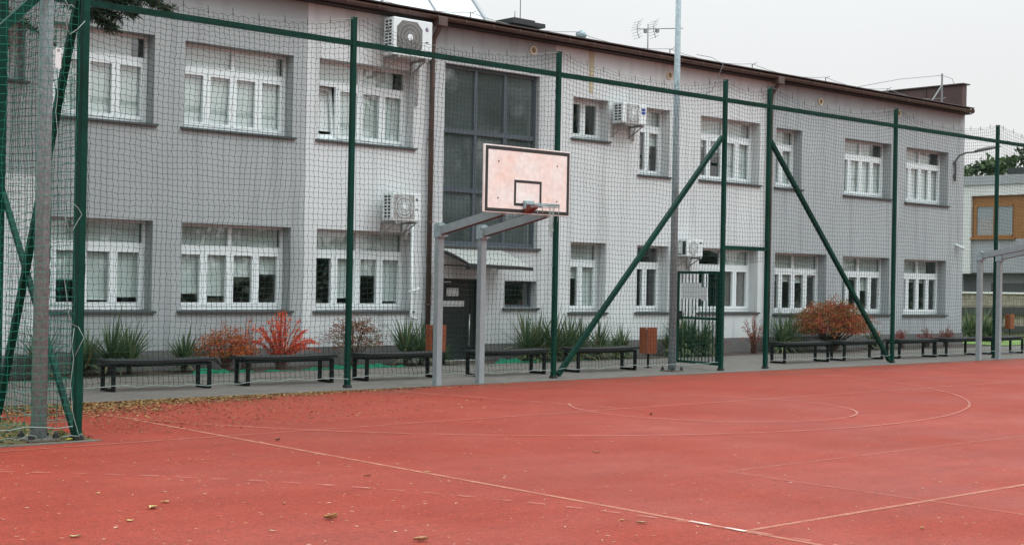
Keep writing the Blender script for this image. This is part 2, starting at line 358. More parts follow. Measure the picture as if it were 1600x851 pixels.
strip('court_line', lin((10.3, 8.45), (10.3, -10)), .03, M['line_ghost'], .008)
strip('court_line', lin((13.0, 17.7), (14.2, 12.9)), .03, M['line_faint'], .020)
for a, b in (((1072, 815.5), (1104, 821)), ((1130, 825.5), (1163, 831))):
    p, q = at(*a, z=0), at(*b, z=0); strip('court_line', lin((7.94, p.y), (7.94, q.y)), .045, M['line_white'], .008)

# ------------------------------------------------------------------ building
YW = 23.0
school = empty('school_building', (24, YW, 0))
def part(b, name, m, parent=None, **k):
    o = b.build(name, m, None, **k); p = parent or school; o.parent = p
    o.matrix_parent_inverse = Matrix.Translation(-p.location) if p.type == 'EMPTY' else Matrix(); return o
def wall_panel(x0, x1, z0, z1, holes, m, Y=YW, depth=.45):
    b = MB(); hs = [h for h in holes if h[1] > x0 and h[0] < x1 and h[3] > z0 and h[2] < z1]
    xs = sorted({x0, x1, *[min(max(v, x0), x1) for h in hs for v in h[:2]]}); zs = sorted({z0, z1, *[min(max(v, z0), z1) for h in hs for v in h[2:4]]})
    for xa, xb in zip(xs, xs[1:]):
        for za, zb in zip(zs, zs[1:]):
            cx, cz = (xa+xb)/2, (za+zb)/2
            if any(h[0] < cx < h[1] and h[2] < cz < h[3] for h in hs): continue
            b.quad((xa, Y, za), (xb, Y, za), (xb, Y, zb), (xa, Y, zb))
    for h in hs:
        xa, xb, za, zb = max(h[0], x0), min(h[1], x1), max(h[2], z0), min(h[3], z1)
        if xa == h[0]: b.quad((xa, Y, za), (xa, Y, zb), (xa, Y+depth, zb), (xa, Y+depth, za))
        if xb == h[1]: b.quad((xb, Y, za), (xb, Y+depth, za), (xb, Y+depth, zb), (xb, Y, zb))
        if zb == h[3]: b.quad((xa, Y, zb), (xb, Y, zb), (xb, Y+depth, zb), (xa, Y+depth, zb))
        if za == h[2]: b.quad((xa, Y, za), (xa, Y+depth, za), (xb, Y+depth, za), (xb, Y, za))
    return part(b, 'wall', m)

A4 = 'wide'; B2 = 'narrow'; S2 = 'small'
# x0, x1, z0, z1, type, blind drops for sashes, blind drops for the lights above
WIN = [
 (9.73, 12.05, 4.34, 5.96, A4, (1, 1, 1, .98), (1, .82)), (12.65, 14.96, 4.34, 5.94, A4, (1, 1, 1, 1), (1, 1)), (15.55, 17.88, 4.35, 5.97, A4, (.86, 1, .98, .97), (1, .82)),
 (22.44, 23.58, 4.93, 5.91, S2, (0, 0), ()), (24.66, 25.72, 4.24, 5.89, B2, (0, .33), (1,)), (26.86, 29.19, 4.25, 5.88, A4, (.2, .3, 1, 1), (1, 1)),
 (29.87, 30.98, 4.24, 5.84, B2, (1, 1), (1,)), (32.93, 35.2, 4.2, 5.81, A4, (1, 1, 1, 1), (1, .55)), (35.97, 38.23, 4.15, 5.79, A4, (1, 1, 1, 1), (1, .6)),
 (9.73, 12.08, 1.03, 2.67, A4, (.5, .55, .93, .88), (1, 1)), (12.65, 14.97, 1.03, 2.66, A4, (.8, .84, .45, .39), (1, 1)), (15.56, 17.89, 1.02, 2.66, A4, (0, .86, .37, .92), (1, 1)),
 (22.44, 23.58, .98, 2.62, B2, (.3, 1), (1,)), (24.64, 25.74, .98, 2.61, B2, (0, 0), (0,)), (26.87, 29.19, .97, 2.61, A4, (0, 0, 2, 2), (0, 1)),
 (29.9, 32.17, .93, 2.57, A4, (.2, .22, .25, .08), (1, 1)), (32.92, 35.2, .90, 2.55, A4, (0, .1, .42, .05), (1, 1)), (35.95, 38.2, .88, 2.54, A4, (.1, .12, .14, .06), (1, .6)),
]
STAIR = (18.69, 21.4, 2.44, 6.24); SMALLW = (20.46, 21.4, 1.13, 1.71); DOOR = (18.72, 19.80, .02, 1.74)
holes = [w[:4] for w in WIN]+[STAIR, SMALLW, DOOR]
EZ = 7.03
PL = .37
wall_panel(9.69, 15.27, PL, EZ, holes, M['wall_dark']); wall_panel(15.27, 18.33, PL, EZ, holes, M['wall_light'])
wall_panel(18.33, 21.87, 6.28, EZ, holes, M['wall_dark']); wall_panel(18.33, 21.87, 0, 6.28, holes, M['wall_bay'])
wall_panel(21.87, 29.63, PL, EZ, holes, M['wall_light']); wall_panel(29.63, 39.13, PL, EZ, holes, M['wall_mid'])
# plinth, 30 mm proud
b = MB(); b.box(9.69, 18.33, YW-.035, YW+.2, 0, PL); b.box(21.87, 39.16, YW-.035, YW+.2, 0, PL); b.box(18.33, 18.70, YW-.03, YW+.2, 0, PL-.01); b.box(19.82, 21.87, YW-.03, YW+.2, 0, PL-.01); part(b, 'plinth', M['plinth'])
# wing at the left
WW = (8.3, 9.4, 4.76, 5.74); YWG = 22.3
bw = MB()
for xa, xb, za, zb in ((-8, WW[0], 3.3, EZ), (WW[1], 9.68, 3.3, EZ), (WW[0], WW[1], 3.3, WW[2]), (WW[0], WW[1], WW[3], EZ)): bw.quad((xa, YWG, za), (xb, YWG, za), (xb, YWG, zb), (xa, YWG, zb))
bw.quad((WW[1], YWG, WW[2]), (WW[1], YWG+.4, WW[2]), (WW[1], YWG+.4, WW[3]), (WW[1], YWG, WW[3])); bw.quad((WW[0], YWG, WW[3]), (WW[1], YWG, WW[3]), (WW[1], YWG+.4, WW[3]), (WW[0], YWG+.4, WW[3])); bw.quad((WW[0], YWG, WW[2]), (WW[0], YWG+.4, WW[2]), (WW[0], YWG+.4, WW[3]), (WW[0], YWG, WW[3]))
bw.quad((9.68, YWG, .38), (9.68, YW, .38), (9.68, YW, EZ), (9.68, YWG, EZ)); part(bw, 'wing_wall', M['wall_dark'])
bl = MB(); bl.quad((-8, YWG, .38), (9.68, YWG, .38), (9.68, YWG, 3.3), (-8, YWG, 3.3)); part(bl, 'wing_wall', M['wall_light'])
bp_ = MB(); bp_.box(-8, 9.70, YWG-.03, YWG+.2, 0, .38); part(bp_, 'plinth', M['plinth'])
# other sides, roof, rooms
b = MB(); b.box(39.0, 39.12, YW+.01, 36, 0, EZ); b.box(-8, 39, 35.9, 36, 0, EZ); part(b, 'wall', M['wall_mid'])
b = MB(); b.box(-8, 39.1, YW-.02, 36, EZ, EZ+.12); part(b, 'roof_slab', M['roofflat'])
b = MB(); b.box(-8, 39, 26.6, 26.7, 0, EZ); b.box(-8, 39, YW+.46, 26.6, 3.55, 3.7); b.box(-8, 39, YW+.46, 26.6, -.1, .3)
for x in (9.6, 12.35, 15.2, 18.3, 21.9, 24.1, 26.3, 29.6, 32.5, 35.6): b.box(x-.05, x+.05, YW+.46, 26.6, 0, EZ)
part(b, 'interior_wall', M['room'])

def window(x0, x1, z0, z1, kind, drops, tops, Y=YW, rec=.28, tilt=None):
    fY0, fY1 = Y+rec, Y+rec+.07; gY = Y+rec+.035; bY = Y+rec+.10
    fz0 = z0+.055                                    # frame stands on the sill
    fr = MB(); gl = MB(); bd = MB(); cur = MB()
    o = .05; fr.box(x0, x0+o, fY0, fY1, fz0, z1); fr.box(x1-o, x1, fY0, fY1, fz0, z1); fr.box(x0+o, x1-o, fY0, fY1, z1-o, z1); fr.box(x0+o, x1-o, fY0, fY1, fz0, fz0+.06)
    n = 4 if kind == A4 else 2
    ix0, ix1 = x0+o, x1-o; iz0 = fz0+.06
    tz = None
    if kind != S2:
        tz = fz0+(z1-fz0)*.72; fr.box(ix0, ix1, fY0, fY1, tz-.05, tz+.05)
        nt = 2 if kind == A4 else 1
        for i in range(nt):
            a = ix0+(ix1-ix0)*i/nt; c = ix0+(ix1-ix0)*(i+1)/nt
            if i: fr.box(a-.04, a+.04, fY0, fY1, tz+.05, z1-o)
            gl.quad((a, gY, tz), (c, gY, tz), (c, gY, z1-o), (a, gY, z1-o))
            if tops and tops[i]: bd.quad((a+.02, bY, tz), (a+.02+(c-a-.04)*tops[i], bY, tz), (a+.02+(c-a-.04)*tops[i], bY, z1-.02), (a+.02, bY, z1-.02))
    top = (tz-.05) if tz else z1-o
    sw = (ix1-ix0)/n
    for i in range(n):
        a = ix0+i*sw; c = a+sw; s = .075
        if i and i != n/2: fr.box(a-.02, a+.02, fY0, fY1, iz0, top)
        elif i: fr.box(a-.04, a+.04, fY0, fY1, iz0, top)
        if tilt == i: continue
        # sash, set 15 mm proud of the outer frame
        for q in ((a+.012, a+s, iz0, top), (c-s, c-.012, iz0, top), (a+s, c-s, iz0, iz0+s), (a+s, c-s, top-s, top)): fr.box(q[0], q[1], fY0-.015, fY1-.01, q[2]+.004, q[3]-.004)
        gl.quad((a+.06, gY, iz0+.05), (c-.06, gY, iz0+.05), (c-.06, gY, top-.05), (a+.06, gY, top-.05))
        d = drops[i] if i < len(drops) else 0
        if d == 2:
            m_ = 14
            for q in range(m_):
                xa = a+.05+(sw-.1)*q/m_; xb = a+.05+(sw-.1)*(q+1)/m_; ya = bY+.03*math.sin(q*1.9); yb = bY+.03*math.sin((q+1)*1.9)
                cur.quad((xa, ya, iz0), (xb, yb, iz0), (xb, yb, top), (xa, ya, top))
        elif d:
            zb = top-.03-(top-iz0-.1)*d
            bd.quad((a+.05, bY, zb), (c-.05, bY, zb), (c-.05, bY, top), (a+.05, bY, top)); bd.box(a+.05, c-.05, bY-.012, bY+.012, zb-.025, zb)
    w = part(fr, 'window', M['pvc'])
    part(gl, 'pane', M['glass'], w)
    if bd.v: part(bd, 'blind', M['blind'], w)
    if cur.v: part(cur, 'curtain', M['curtain'], w)
    sl = MB(); sl.add([(x0-.07, Y-.06, z0), (x1+.07, Y-.06, z0), (x1+.07, Y+.002, z0+.012), (x0-.07, Y+.002, z0+.012), (x0-.07, Y-.06, z0+.036), (x1+.07, Y-.06, z0+.036), (x1+.07, Y-.002, z0+.046), (x0-.07, Y-.002, z0+.046)],
        [(0, 3, 2, 1), (4, 5, 6, 7), (0, 1, 5, 4), (1, 2, 6, 5), (2, 3, 7, 6), (3, 0, 4, 7)])
    sl.box(x0+.002, x1-.002, Y-.002, Y+rec+.02, z0+.004, z0+.05)
    part(sl, 'window_sill', M['sill'], w)
    if tilt is not None:                              # one sash tipped inwards
        a = ix0+tilt*sw; t = MB(); g2 = MB(); H = top-iz0; s = .075
        def tp(x, z, dy=0): return (x, fY0+.03+dy+(z-iz0)*.13, z)
        for xa, xb, za, zb in ((a+.012, a+s, iz0, top), (a+sw-s, a+sw-.012, iz0, top), (a+s, a+sw-s, iz0, iz0+s), (a+s, a+sw-s, top-s, top)):
            vs = [tp(x, z, dy) for x in (xa, xb) for dy in (0, .06) for z in (za, zb)]
            t.add(vs, [(0, 1, 3, 2), (4, 6, 7, 5), (0, 4, 5, 1), (2, 3, 7, 6), (0, 2, 6, 4), (1, 5, 7, 3)])
        tr_ = part(t, 'tilted_sash', M['pvc'], w)
        t2 = MB(); t2.quad(tp(a+.06, iz0+.14, .08), tp(a+sw-.06, iz0+.14, .08), tp(a+sw-.06, top-.05, .08), tp(a+.06, top-.05, .08)); part(t2, 'blind', M['blind'], w)
    return w
for i, w in enumerate(WIN): window(*w, tilt=0 if i == 2 else None)
window(*WW, S2, (1, 1), (), Y=YWG)

# stair window: slate frame, three by three lights
x0, x1, z0, z1 = STAIR; b = MB(); Yf = YW+.12
b.box(x0, x0+.07, Yf, Yf+.09, z0, z1); b.box(x1-.07, x1, Yf, Yf+.09, z0, z1); b.box(x0+.07, x1-.07, Yf, Yf+.09, z1-.07, z1); b.box(x0+.07, x1-.07, Yf, Yf+.09, z0, z0+.09)
cx = [x0+.07+(x1-x0-.14)*t for t in (0, .345, .675, 1)]; cz = [z0+.09, 3.62, 4.86, z1-.07]
for x in cx[1:3]: b.box(x-.045, x+.045, Yf, Yf+.09, z0+.09, z1-.07)
for z in cz[1:3]: b.box(x0+.07, x1-.07, Yf-.01, Yf+.08, z-.05, z+.05)
sw_ = part(b, 'stair_window', M['alu'])
g_ = MB(); g_.quad((x0+.05, Yf+.05, z0+.05), (x1-.05, Yf+.05, z0+.05), (x1-.05, Yf+.05, z1-.05), (x0+.05, Yf+.05, z1-.05)); part(g_, 'pane', M['glass_dark'], sw_)
s_ = MB(); s_.box(x0-.05, x1+.07, YW-.06, YW+.12, z0-.05, z0-.004); part(s_, 'window_sill', M['sill'], sw_)
# small window beside the door
x0, x1, z0, z1 = SMALLW; b = MB(); Yf = YW+.18
b.box(x0, x0+.05, Yf, Yf+.07, z0, z1); b.box(x1-.05, x1, Yf, Yf+.07, z0, z1); b.box(x0+.05, x1-.05, Yf, Yf+.07, z1-.05, z1); b.box(x0+.05, x1-.05, Yf, Yf+.07, z0, z0+.05)
w = part(b, 'window', M['alu']); g_ = MB(); g_.quad((x0+.04, Yf+.03, z0+.04), (x1-.04, Yf+.03, z0+.04), (x1-.04, Yf+.03, z1-.04), (x0+.04, Yf+.03, z1-.04)); part(g_, 'pane', M['glass'], w)
s_ = MB(); s_.box(x0-.06, x1+.07, YW-.06, YW+.18, z0-.05, z0-.004); part(s_, 'window_sill', M['sill'], w)
# door
x0, x1, z0, z1 = DOOR; b = MB(); Yf = YW+.14
b.box(x0, x0+.06, Yf, Yf+.08, z0, z1); b.box(x1-.06, x1, Yf, Yf+.08, z0, z1); b.box(x0+.06, x1-.06, Yf, Yf+.08, z1-.06, z1)
b.box(x0+.06, x1-.20, Yf+.02, Yf+.06, z0, z1-.06); b.box(x1-.17, x1-.06, Yf+.025, Yf+.06, z0, z1-.06)
d_ = part(b, 'door', M['door'])
p_ = MB(); p_.box(x0+.24, x0+.56, Yf+.004, Yf+.018, 1.37, 1.54); p_.box(x0+.15, x0+.72, Yf+.004, Yf+.018, 1.15, 1.27); p_.box(x0+.10, x0+.35, Yf+.004, Yf+.018, 1.655, 1.68); part(p_, 'paper_notice', M['paper'], d_)
h_ = MB(); h_.tube([(x1-.25, Yf-.05, .3), (x1-.25, Yf-.05, 1.0)], .014); h_.tube([(x1-.25, Yf-.05, .35), (x1-.25, Yf+.03, .35)], .01, 6); h_.tube([(x1-.25, Yf-.05, .95), (x1-.25, Yf+.03, .95)], .01, 6); part(h_, 'handle', M['steelbar'], d_)
# canopy over the door
b = MB(); n = 10
pw0, pw1, pf0, pf1 = Vector((18.62, YW-.01, 2.36)), Vector((20.3, YW-.01, 2.36)), Vector((18.62, 22.0, 2.04)), Vector((20.3, 22.0, 1.99))
for i in range(n):
    t0, t1 = i/n, (i+1)/n; bulge = lambda t: .03*math.sin(math.pi*t)
    a0, a1 = pw0.lerp(pf0, t0)+Vector((0, 0, bulge(t0))), pw0.lerp(pf0, t1)+Vector((0, 0, bulge(t1))); c0, c1 = pw1.lerp(pf1, t0)+Vector((0, 0, bulge(t0))), pw1.lerp(pf1, t1)+Vector((0, 0, bulge(t1)))
    up = Vector((0, 0, .012)); b.quad(a0+up, c0+up, c1+up, a1+up); b.quad(a0, a1, c1, c0)
can = part(b, 'canopy', M['polycarb'])
b = MB(); b.bar(pf0-Vector((.05, 0, .02)), pf1+Vector((.05, 0, -.02)), .05, .07); b.bar((18.66, YW, 2.02), (18.66, 22.02, 2.0), .035); b.bar((18.66, YW, 2.32), (18.66, 22.1, 2.04), .03); b.bar((20.26, YW, 1.98), (20.26, 22.02, 1.96), .035); b.box(18.6, 18.92, 21.98, 22.12, 1.93, 2.0)
part(b, 'canopy_frame', M['black'], can)
# eaves: soffit, fascia, half-round gutter, downspouts
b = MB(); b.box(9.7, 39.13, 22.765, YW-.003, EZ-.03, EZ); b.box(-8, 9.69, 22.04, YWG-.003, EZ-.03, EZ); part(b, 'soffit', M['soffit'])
b = MB(); n = 8
def gut(x0, x1, yc, r=.075, zc=EZ+.07):
    for i in range(n):
        a0, a1 = math.pi+math.pi*i/n, math.pi+math.pi*(i+1)/n
        b.quad((x0, yc+r*math.cos(a0), zc+r*math.sin(a0)), (x1, yc+r*math.cos(a0), zc+r*math.sin(a0)), (x1, yc+r*math.cos(a1), zc+r*math.sin(a1)), (x0, yc+r*math.cos(a1), zc+r*math.sin(a1)))
    b.disc((x0, yc, zc-.02), (1, 0, 0), 0, r, .01, 12); b.disc((x1, yc, zc-.02), (1, 0, 0), 0, r, .01, 12)
    x = x0+.4
    while x < x1: b.box(x-.012, x+.012, yc-r-.006, yc-r+.004, zc-.06, zc+.01); x += .75
gut(9.5, 38.98, 22.66); gut(-8, 9.62, 21.96)
gu = part(b, 'gutter', M['brown_gutter'])
b = MB(); b.box(9.5, 39.0, 22.74, 22.76, EZ, EZ+.12); b.box(9.5, 39.0, 22.60, 23.6, EZ+.125, EZ+.15); b.box(-8, 9.5, 21.9, 23.6, EZ+.125, EZ+.15); part(b, 'roof_edge', M['brown'])
for xd in (18.27, 29.50):
    b = MB(); b.tube([(xd, 22.66, EZ+.02), (xd, 22.68, EZ-.14), (xd, 22.88, EZ-.36), (xd, 22.90, EZ-.6), (xd, 22.90, .1)], .055, 12)
    b.rbox(xd-.12, xd+.12, 22.57, 22.75, EZ-.13, EZ+.06, .01)
    for z in (1.2, 2.9, 4.6, 6.2): b.disc((xd, 22.90, z), (0, 0, 1), .05, .066, .03, 12); b.box(xd-.01, xd+.01, 22.95, 23.0, z-.01, z+.01)
    part(b, 'downpipe', M['brown_gutter'])
# round wall vents
for px, py in ((833, 79), (1046, 118), (1282, 159), (1404, 177)):
    p = at(px, py, y=YW-.01); b = MB(); b.disc(p, (0, -1, 0), .068, .10, .05, 28); v = part(b, 'wall_vent', M['cream'])
    b = MB(); b.disc(p+Vector((0, .005, 0)), (0, -1, 0), 0, .07, .02, 24); part(b, 'vent_mesh', M['ventmesh'], v)
# rust streak running down from the eaves
b = MB(); b.quad((22.93, YW-.004, 6.05), (23.05, YW-.004, 6.0), (23.09, YW-.004, EZ-.03), (22.90, YW-.004, EZ-.03)); part(b, 'rust_streak', M['stain'])
# metal hipped roof rising behind the eaves
b = MB(); X1, X0 = 22.3, 3.0; Y0, Yr = 25.2, 29.0; zb, zr = EZ+.12, 11.4
b.add([(X0, Y0, zb), (X1, Y0, zb), (X1, Yr, zr), (X0, Yr, zr), (X0, 33, zb), (X1, 33, zb)], [(0, 1, 2, 3), (3, 2, 5, 4), (1, 5, 2), (0, 3, 4)])
rf = part(b, 'metal_roof', M['roofmetal'])
b = MB(); x = X1-1.55
while x > X0:
    b.bar((x, Y0, zb+.02), (x, Yr, zr+.02), .035, .05); x -= 1.55
b.bar((X1, Y0, zb), (X1, Yr, zr), .10, .10); part(b, 'roof_seam', M['roofseam'], rf)
# chimney
b = MB(); b.box(23.28, 24.0, 26.0, 26.7, EZ+.1, 8.02); ch = part(b, 'chimney', M['house_dark'])
b = MB(); b.box(23.1, 24.2, 25.85, 26.85, 8.02, 8.12); b.box(23.3, 24.0, 26.02, 26.7, 8.12, 8.2); part(b, 'chimney_cap', M['black'], ch)
b = MB(); b.tube([(23.75, 26.3, 8.1), (23.75, 26.3, 10.6)], [.012, .006], 5); b.tube([(23.3, 26.0, 8.12), (23.3, 26.0, 8.35)], .012, 5); part(b, 'lightning_rod', M['wire'], ch)
# brown parapet on the right gable
b = MB(); b.add([(38.88, 22.95, EZ+.14), (39.12, 22.95, EZ+.14), (39.12, 36, EZ+.14), (38.88, 36, EZ+.14), (38.88, 22.95, 7.90), (39.12, 22.95, 7.90), (39.12, 36, 7.86), (38.88, 36, 7.86)], [(0, 3, 2, 1), (4, 5, 6, 7), (0, 1, 5, 4), (1, 2, 6, 5), (2, 3, 7, 6), (3, 0, 4, 7)])
pp = part(b, 'parapet', M['parapet']); b = MB(); b.box(38.80, 39.2, 22.88, 36, 7.905, 7.94); y = 24.2
while y < 35: b.box(38.862, 38.878, y-.012, y+.012, EZ+.15, 7.88); y += 1.9
part(b, 'parapet_cap', M['brown'], pp)
# lightning conductor along the eaves on little holders
b = MB(); prev = None
for X in [10, 13.5, 16.6, 19.6, 22.8, 26, 29.2, 32.4, 35.4, 38.3]:
    top = Vector((X, 23.3, EZ+.42)); b.bar((X, 23.3, EZ+.14), top, .02); b.bar((X, 23.3, EZ+.40), (X+.12, 23.25, EZ+.46), .016)
    if prev:
        b.tube([prev.lerp(top, t)-Vector((0, 0, .12*4*t*(1-t))) for t in [i/6 for i in range(7)]], .007, 5)
    prev = top
b.bar((38.3, 23.3, EZ+.1), (38.3, 23.3, 8.2), .04); b.bar((37.6, 23.3, EZ+.14), (38.3, 23.3, 7.85), .03)
b.tube([(38.3, 23.3, 8.15), (37.4, 24.2, 8.02), (36.0, 26, 7.6)], .008, 5); b.tube([(38.3, 23.3, 8.15), (38.7, 23.2, 8.08), (39.0, 23.3, 7.95)], .008, 5)
b.tube([(27.0, 23.3, EZ+.40), (27.1, 22.9, EZ+.3), (27.13, 22.55, EZ+.1), (27.14, 22.9, 6.5), (26.98, 22.98, 6.42)], .008, 5)
part(b, 'lightning_conductor', M['wire'])
tag(school, 'long two storey grey rendered school building with white windows behind the tall fence', 'building')

# ------------------------------------------------------------------ things fixed to or standing on the building
def ac_unit(x0, x1, z0, z1, y0, style, label, mark):
    w, h, dpt = x1-x0, z1-z0, .33
    root = empty('air_conditioner', (x0, y0, z0)); tag(root, label, 'air conditioner', 'outdoor air conditioning units on the wall')
    MB().rbox(0, w, 0, dpt, 0, h, .018).build('casing', M['acwhite'], root)
    s = MB(); ny = 2
    for i in range(2):
        ya = .04+i*.13; s.box(-.006, .004, ya, ya+.10, .05, h-.05)
    sg = s.build('side_fins', M['acdark'], root)
    s = MB()
    nn = max(6, int(h/.075))
    if style != 'round':
        for k_ in range(nn+1): z = .05+(h-.1)*k_/nn; s.box(-.011, -.004, .035, .275, z-.011, z+.011)
        for y in (.04, .155, .27): s.box(-.012, -.003, y-.012, y+.012, .045, h-.045)
    else: s.box(-.03, -.004, .17, .24, .07, h-.07)
    s.build('side_grille', M['acwhite'], root)
    fx = w*.41; fz = h*.5; r = h*.43
    f = MB()
    if style == 'octagon':
        cut = r*.42; P = [(-r, -r+cut), (-r+cut, -r), (r-cut, -r), (r, -r+cut), (r, r-cut), (r-cut, r), (-r+cut, r), (-r, r-cut)]
        f.add([(fx+a, -.004, fz+c) for a, c in P], [tuple(range(8))])
    elif style == 'square':
        P = [(-r*1.05, -r), (r*1.05, -r), (r*1.05, r), (-r*1.05, r)]; f.add([(fx+a, -.004, fz+c) for a, c in P], [(0, 1, 2, 3)])
    else: f.disc((fx, -.003, fz), (0, 1, 0), 0, r*.95, .004, 32)
    fan = f.build('fan_opening', M['acfan'] if style == 'octagon' else M['acgrey'], root)
    g_ = MB()
    for k_ in range(36):
        a = 2*math.pi*k_/36; rr = r*(.97 if style == 'round' else min(1.0, 1.0))
        g_.bar((fx+.05*math.cos(a), -.012, fz+.05*math.sin(a)), (fx+rr*.93*math.cos(a+.12), -.012, fz+rr*.93*math.sin(a+.12)), .007, .006)
    for q in (.35, .6, .85): g_.disc((fx, -.012, fz), (0, 1, 0), r*q-.005, r*q+.005, .008, 32)
    g_.build('fan_guard', M['acgrey'] if style == 'octagon' else M['acwhite'], root)
    g_ = MB(); g_.disc((fx, -.018, fz), (0, 1, 0), 0, r*.2, .02, 24); g_.build('fan_hub', M['acwhite'], root)
    m_ = MB(); mx, mz = w*.86, h*.78
    if mark == 'swirl':
        R1 = h*.055
        for k_ in range(18):
            a0, a1 = R(60+k_*15), R(60+(k_+1)*15); wv = R1*(.35+.35*math.sin(k_/18*math.pi))
            m_.quad(*[(mx+rr*math.cos(a), -.006, mz+rr*math.sin(a)) for rr, a in ((R1, a0), (R1, a1), (R1-wv, a1), (R1-wv, a0))])
        m_.box(mx, mx+R1*.9, -.008, -.004, mz-R1*.1, mz+R1*.25)
        m_.build('emblem', M['violet'], root)
        m_ = MB(); m_.box(mx-.04, mx+.04, -.007, -.004, mz-h*.36, mz-h*.335); m_.build('nameplate', M['black'], root)
    elif mark == 'bars':
        for q in (.72, .56): m_.box(mx-.07, mx+.06, -.006, -.003, h*q-.03, h*q+.03)
        m_.build('emblem', M['blue'], root)
    else:
        m_.box(mx-.05, mx+.05, -.006, -.003, h*.8-.016, h*.8+.016); m_.build('emblem', M['black'], root)
    for x in (.14*w, .86*w):
        k_ = MB(); k_.box(x-.02, x+.02, -.02, YW-y0, -.05, -.008); k_.box(x-.02, x+.02, YW-y0-.03, YW-y0, -.3, -.05); k_.bar((x, .02, -.04), (x, YW-y0-.01, -.27), .02)
        k_.build('bracket', M['acgrey'], root)
    pz = -.9 if style == 'octagon' else -.35
    k_ = MB(); k_.tube([(w*.95, dpt-.05, .1), (w+.04, dpt+.02, .02), (w+.02, YW-y0-.05, -.1), (w-.02, YW-y0-.04, pz)], .03, 8); k_.build('pipe', M['acwhite'], root)
    return root
ac_unit(16.95, 17.93, 6.16, 6.91, 22.5, 'octagon', 'large white air conditioner with octagonal fan grille under the eaves beside the brown downpipe', 'swirl')
ac_unit(17.0, 17.71, 2.87, 3.43, 22.5, 'square', 'white air conditioner with square beige grille above a ground floor window, left of the backboard', 'swirl')
ac_unit(23.6, 24.4, 5.39, 5.87, 22.55, 'square', 'air conditioner with two blue marks between the two small upper windows', 'bars')
ac_unit(25.9, 26.48, 2.37, 2.79, 22.55, 'round', 'small white air conditioner with round fan behind the gate and the tall lamp mast', 'badge')
# white condensate pipe below the second unit: part of the building
b = MB(); b.tube([(17.83, 22.92, 3.1), (17.83, 22.92, .95), (17.95, 22.85, .9)], .035, 8); b.tube([(17.78, 22.93, 1.45), (18.02, 22.86, 1.52)], .03, 8); part(b, 'drain_pipe', M['acwhite'])

ant = empty('antenna', (27.04, 25, EZ+.1)); tag(ant, 'thin television aerial on a mast above the roof edge left of the tall lamp mast', 'antenna')
b = MB(); b.tube([(0, 0, 0), (0, 0, 1.28)], .018, 6); b.build('mast', M['wire'], ant)
b = MB(); b.tube([(-.42, 0, 1.09), (1.35, 0, 1.34)], .012, 6)
for i in range(9): x = .45+.1*i; z = 1.09+(x+.42)*.141; b.tube([(x, -.09, z), (x, .09, z)], .005, 4)
b.box(-.14, -.06, -.03, .03, 1.03, 1.12); b.box(.3, .4, -.03, .03, 1.10, 1.19); b.build('boom', M['wire'], ant)
b = MB()
for xc, zc in ((-.42, 1.09), (.2, 1.18)):
    b.tube([(xc+.09, 0, zc+.22), (xc+.02, 0, zc+.1), (xc, 0, zc), (xc+.03, 0, zc-.1), (xc+.1, 0, zc-.22)], .009, 5)
    for q in range(7): z = zc-.21+.07*q; x = xc+.09*abs(q-3)/3; b.tube([(x-.05, -.16, z+.03), (x, 0, z), (x-.05, .16, z-.03)], .005, 4)
b.build('reflector', M['wire'], ant)
dish = empty('roof_vent', (24.62, 25.0, EZ+.1)); tag(dish, 'small pale roof ventilator with a ball top between chimney and aerial', 'roof vent')
b = MB(); b.tube([(0, 0, 0), (0, 0, .6)], .05, 10); b.build('pipe', M['galv'], dish)
bm = bmesh.new(); bmesh.ops.create_uvsphere(bm, u_segments=14, v_segments=8, radius=.14); b = MB(); b.add([(v.co.x, v.co.y, v.co.z*.8+.68) for v in bm.verts], [[v.index for v in f.verts] for f in bm.faces]); bm.free(); b.build('turbine', M['galv'], dish)

lamp = empty('wall_lamp', (38.55, YW, 5.5)); tag(lamp, 'grey street lamp head on a curved arm at the right end of the school wall', 'wall lamp')
b = MB(); b.tube([(0, -.05, -.55), (0, -.05, .05), (.03, -.16, .22), (.12, -.34, .30), (.3, -.6, .33)], .028, 8); b.box(-.05, .05, -.05, 0, -.45, -.35); b.box(-.05, .05, -.05, 0, -.06, .04); b.build('arm', M['lampgrey'], lamp)
b = MB()
ax = Vector((.55, -.75, .20)).normalized(); sd = ax.cross(Vector((0, 0, 1))).normalized(); upv = sd.cross(ax); o_ = Vector((.24, -.54, .32))
prof = [(0, .05, .045), (.15, .09, .075), (.4, .13, .085), (.65, .11, .06), (.78, .04, .02)]
vs = []
for t, wv, hv in prof:
    for i in range(8): a = 2*math.pi*i/8; vs.append(o_+ax*t+sd*wv*math.cos(a)+upv*hv*math.sin(a)*(1 if math.sin(a) > 0 else .35))
b.add(vs, [(i*8+k_, i*8+(k_+1) % 8, (i+1)*8+(k_+1) % 8, (i+1)*8+k_) for i in range(4) for k_ in range(8)]+[tuple(range(8)), tuple(reversed(range(32, 40)))], True); b.build('lamp_head', M['lampgrey'], lamp)
sec = empty('security_camera', tuple(at(1494, 386, y=YW))); tag(sec, 'small white security camera low on the right end of the school wall', 'camera')
b = MB(); b.disc((0, -.02, .06), (0, 1, 0), 0, .05, .04, 16); b.tube([(0, -.03, .06), (.03, -.10, .03)], .018, 8); b.build('mount', M['acwhite'], sec)
b = MB(); b.tube([(-.02, -.06, .03), (.10, -.22, -.05)], .045, 12); b.build('camera_body', M['acwhite'], sec)

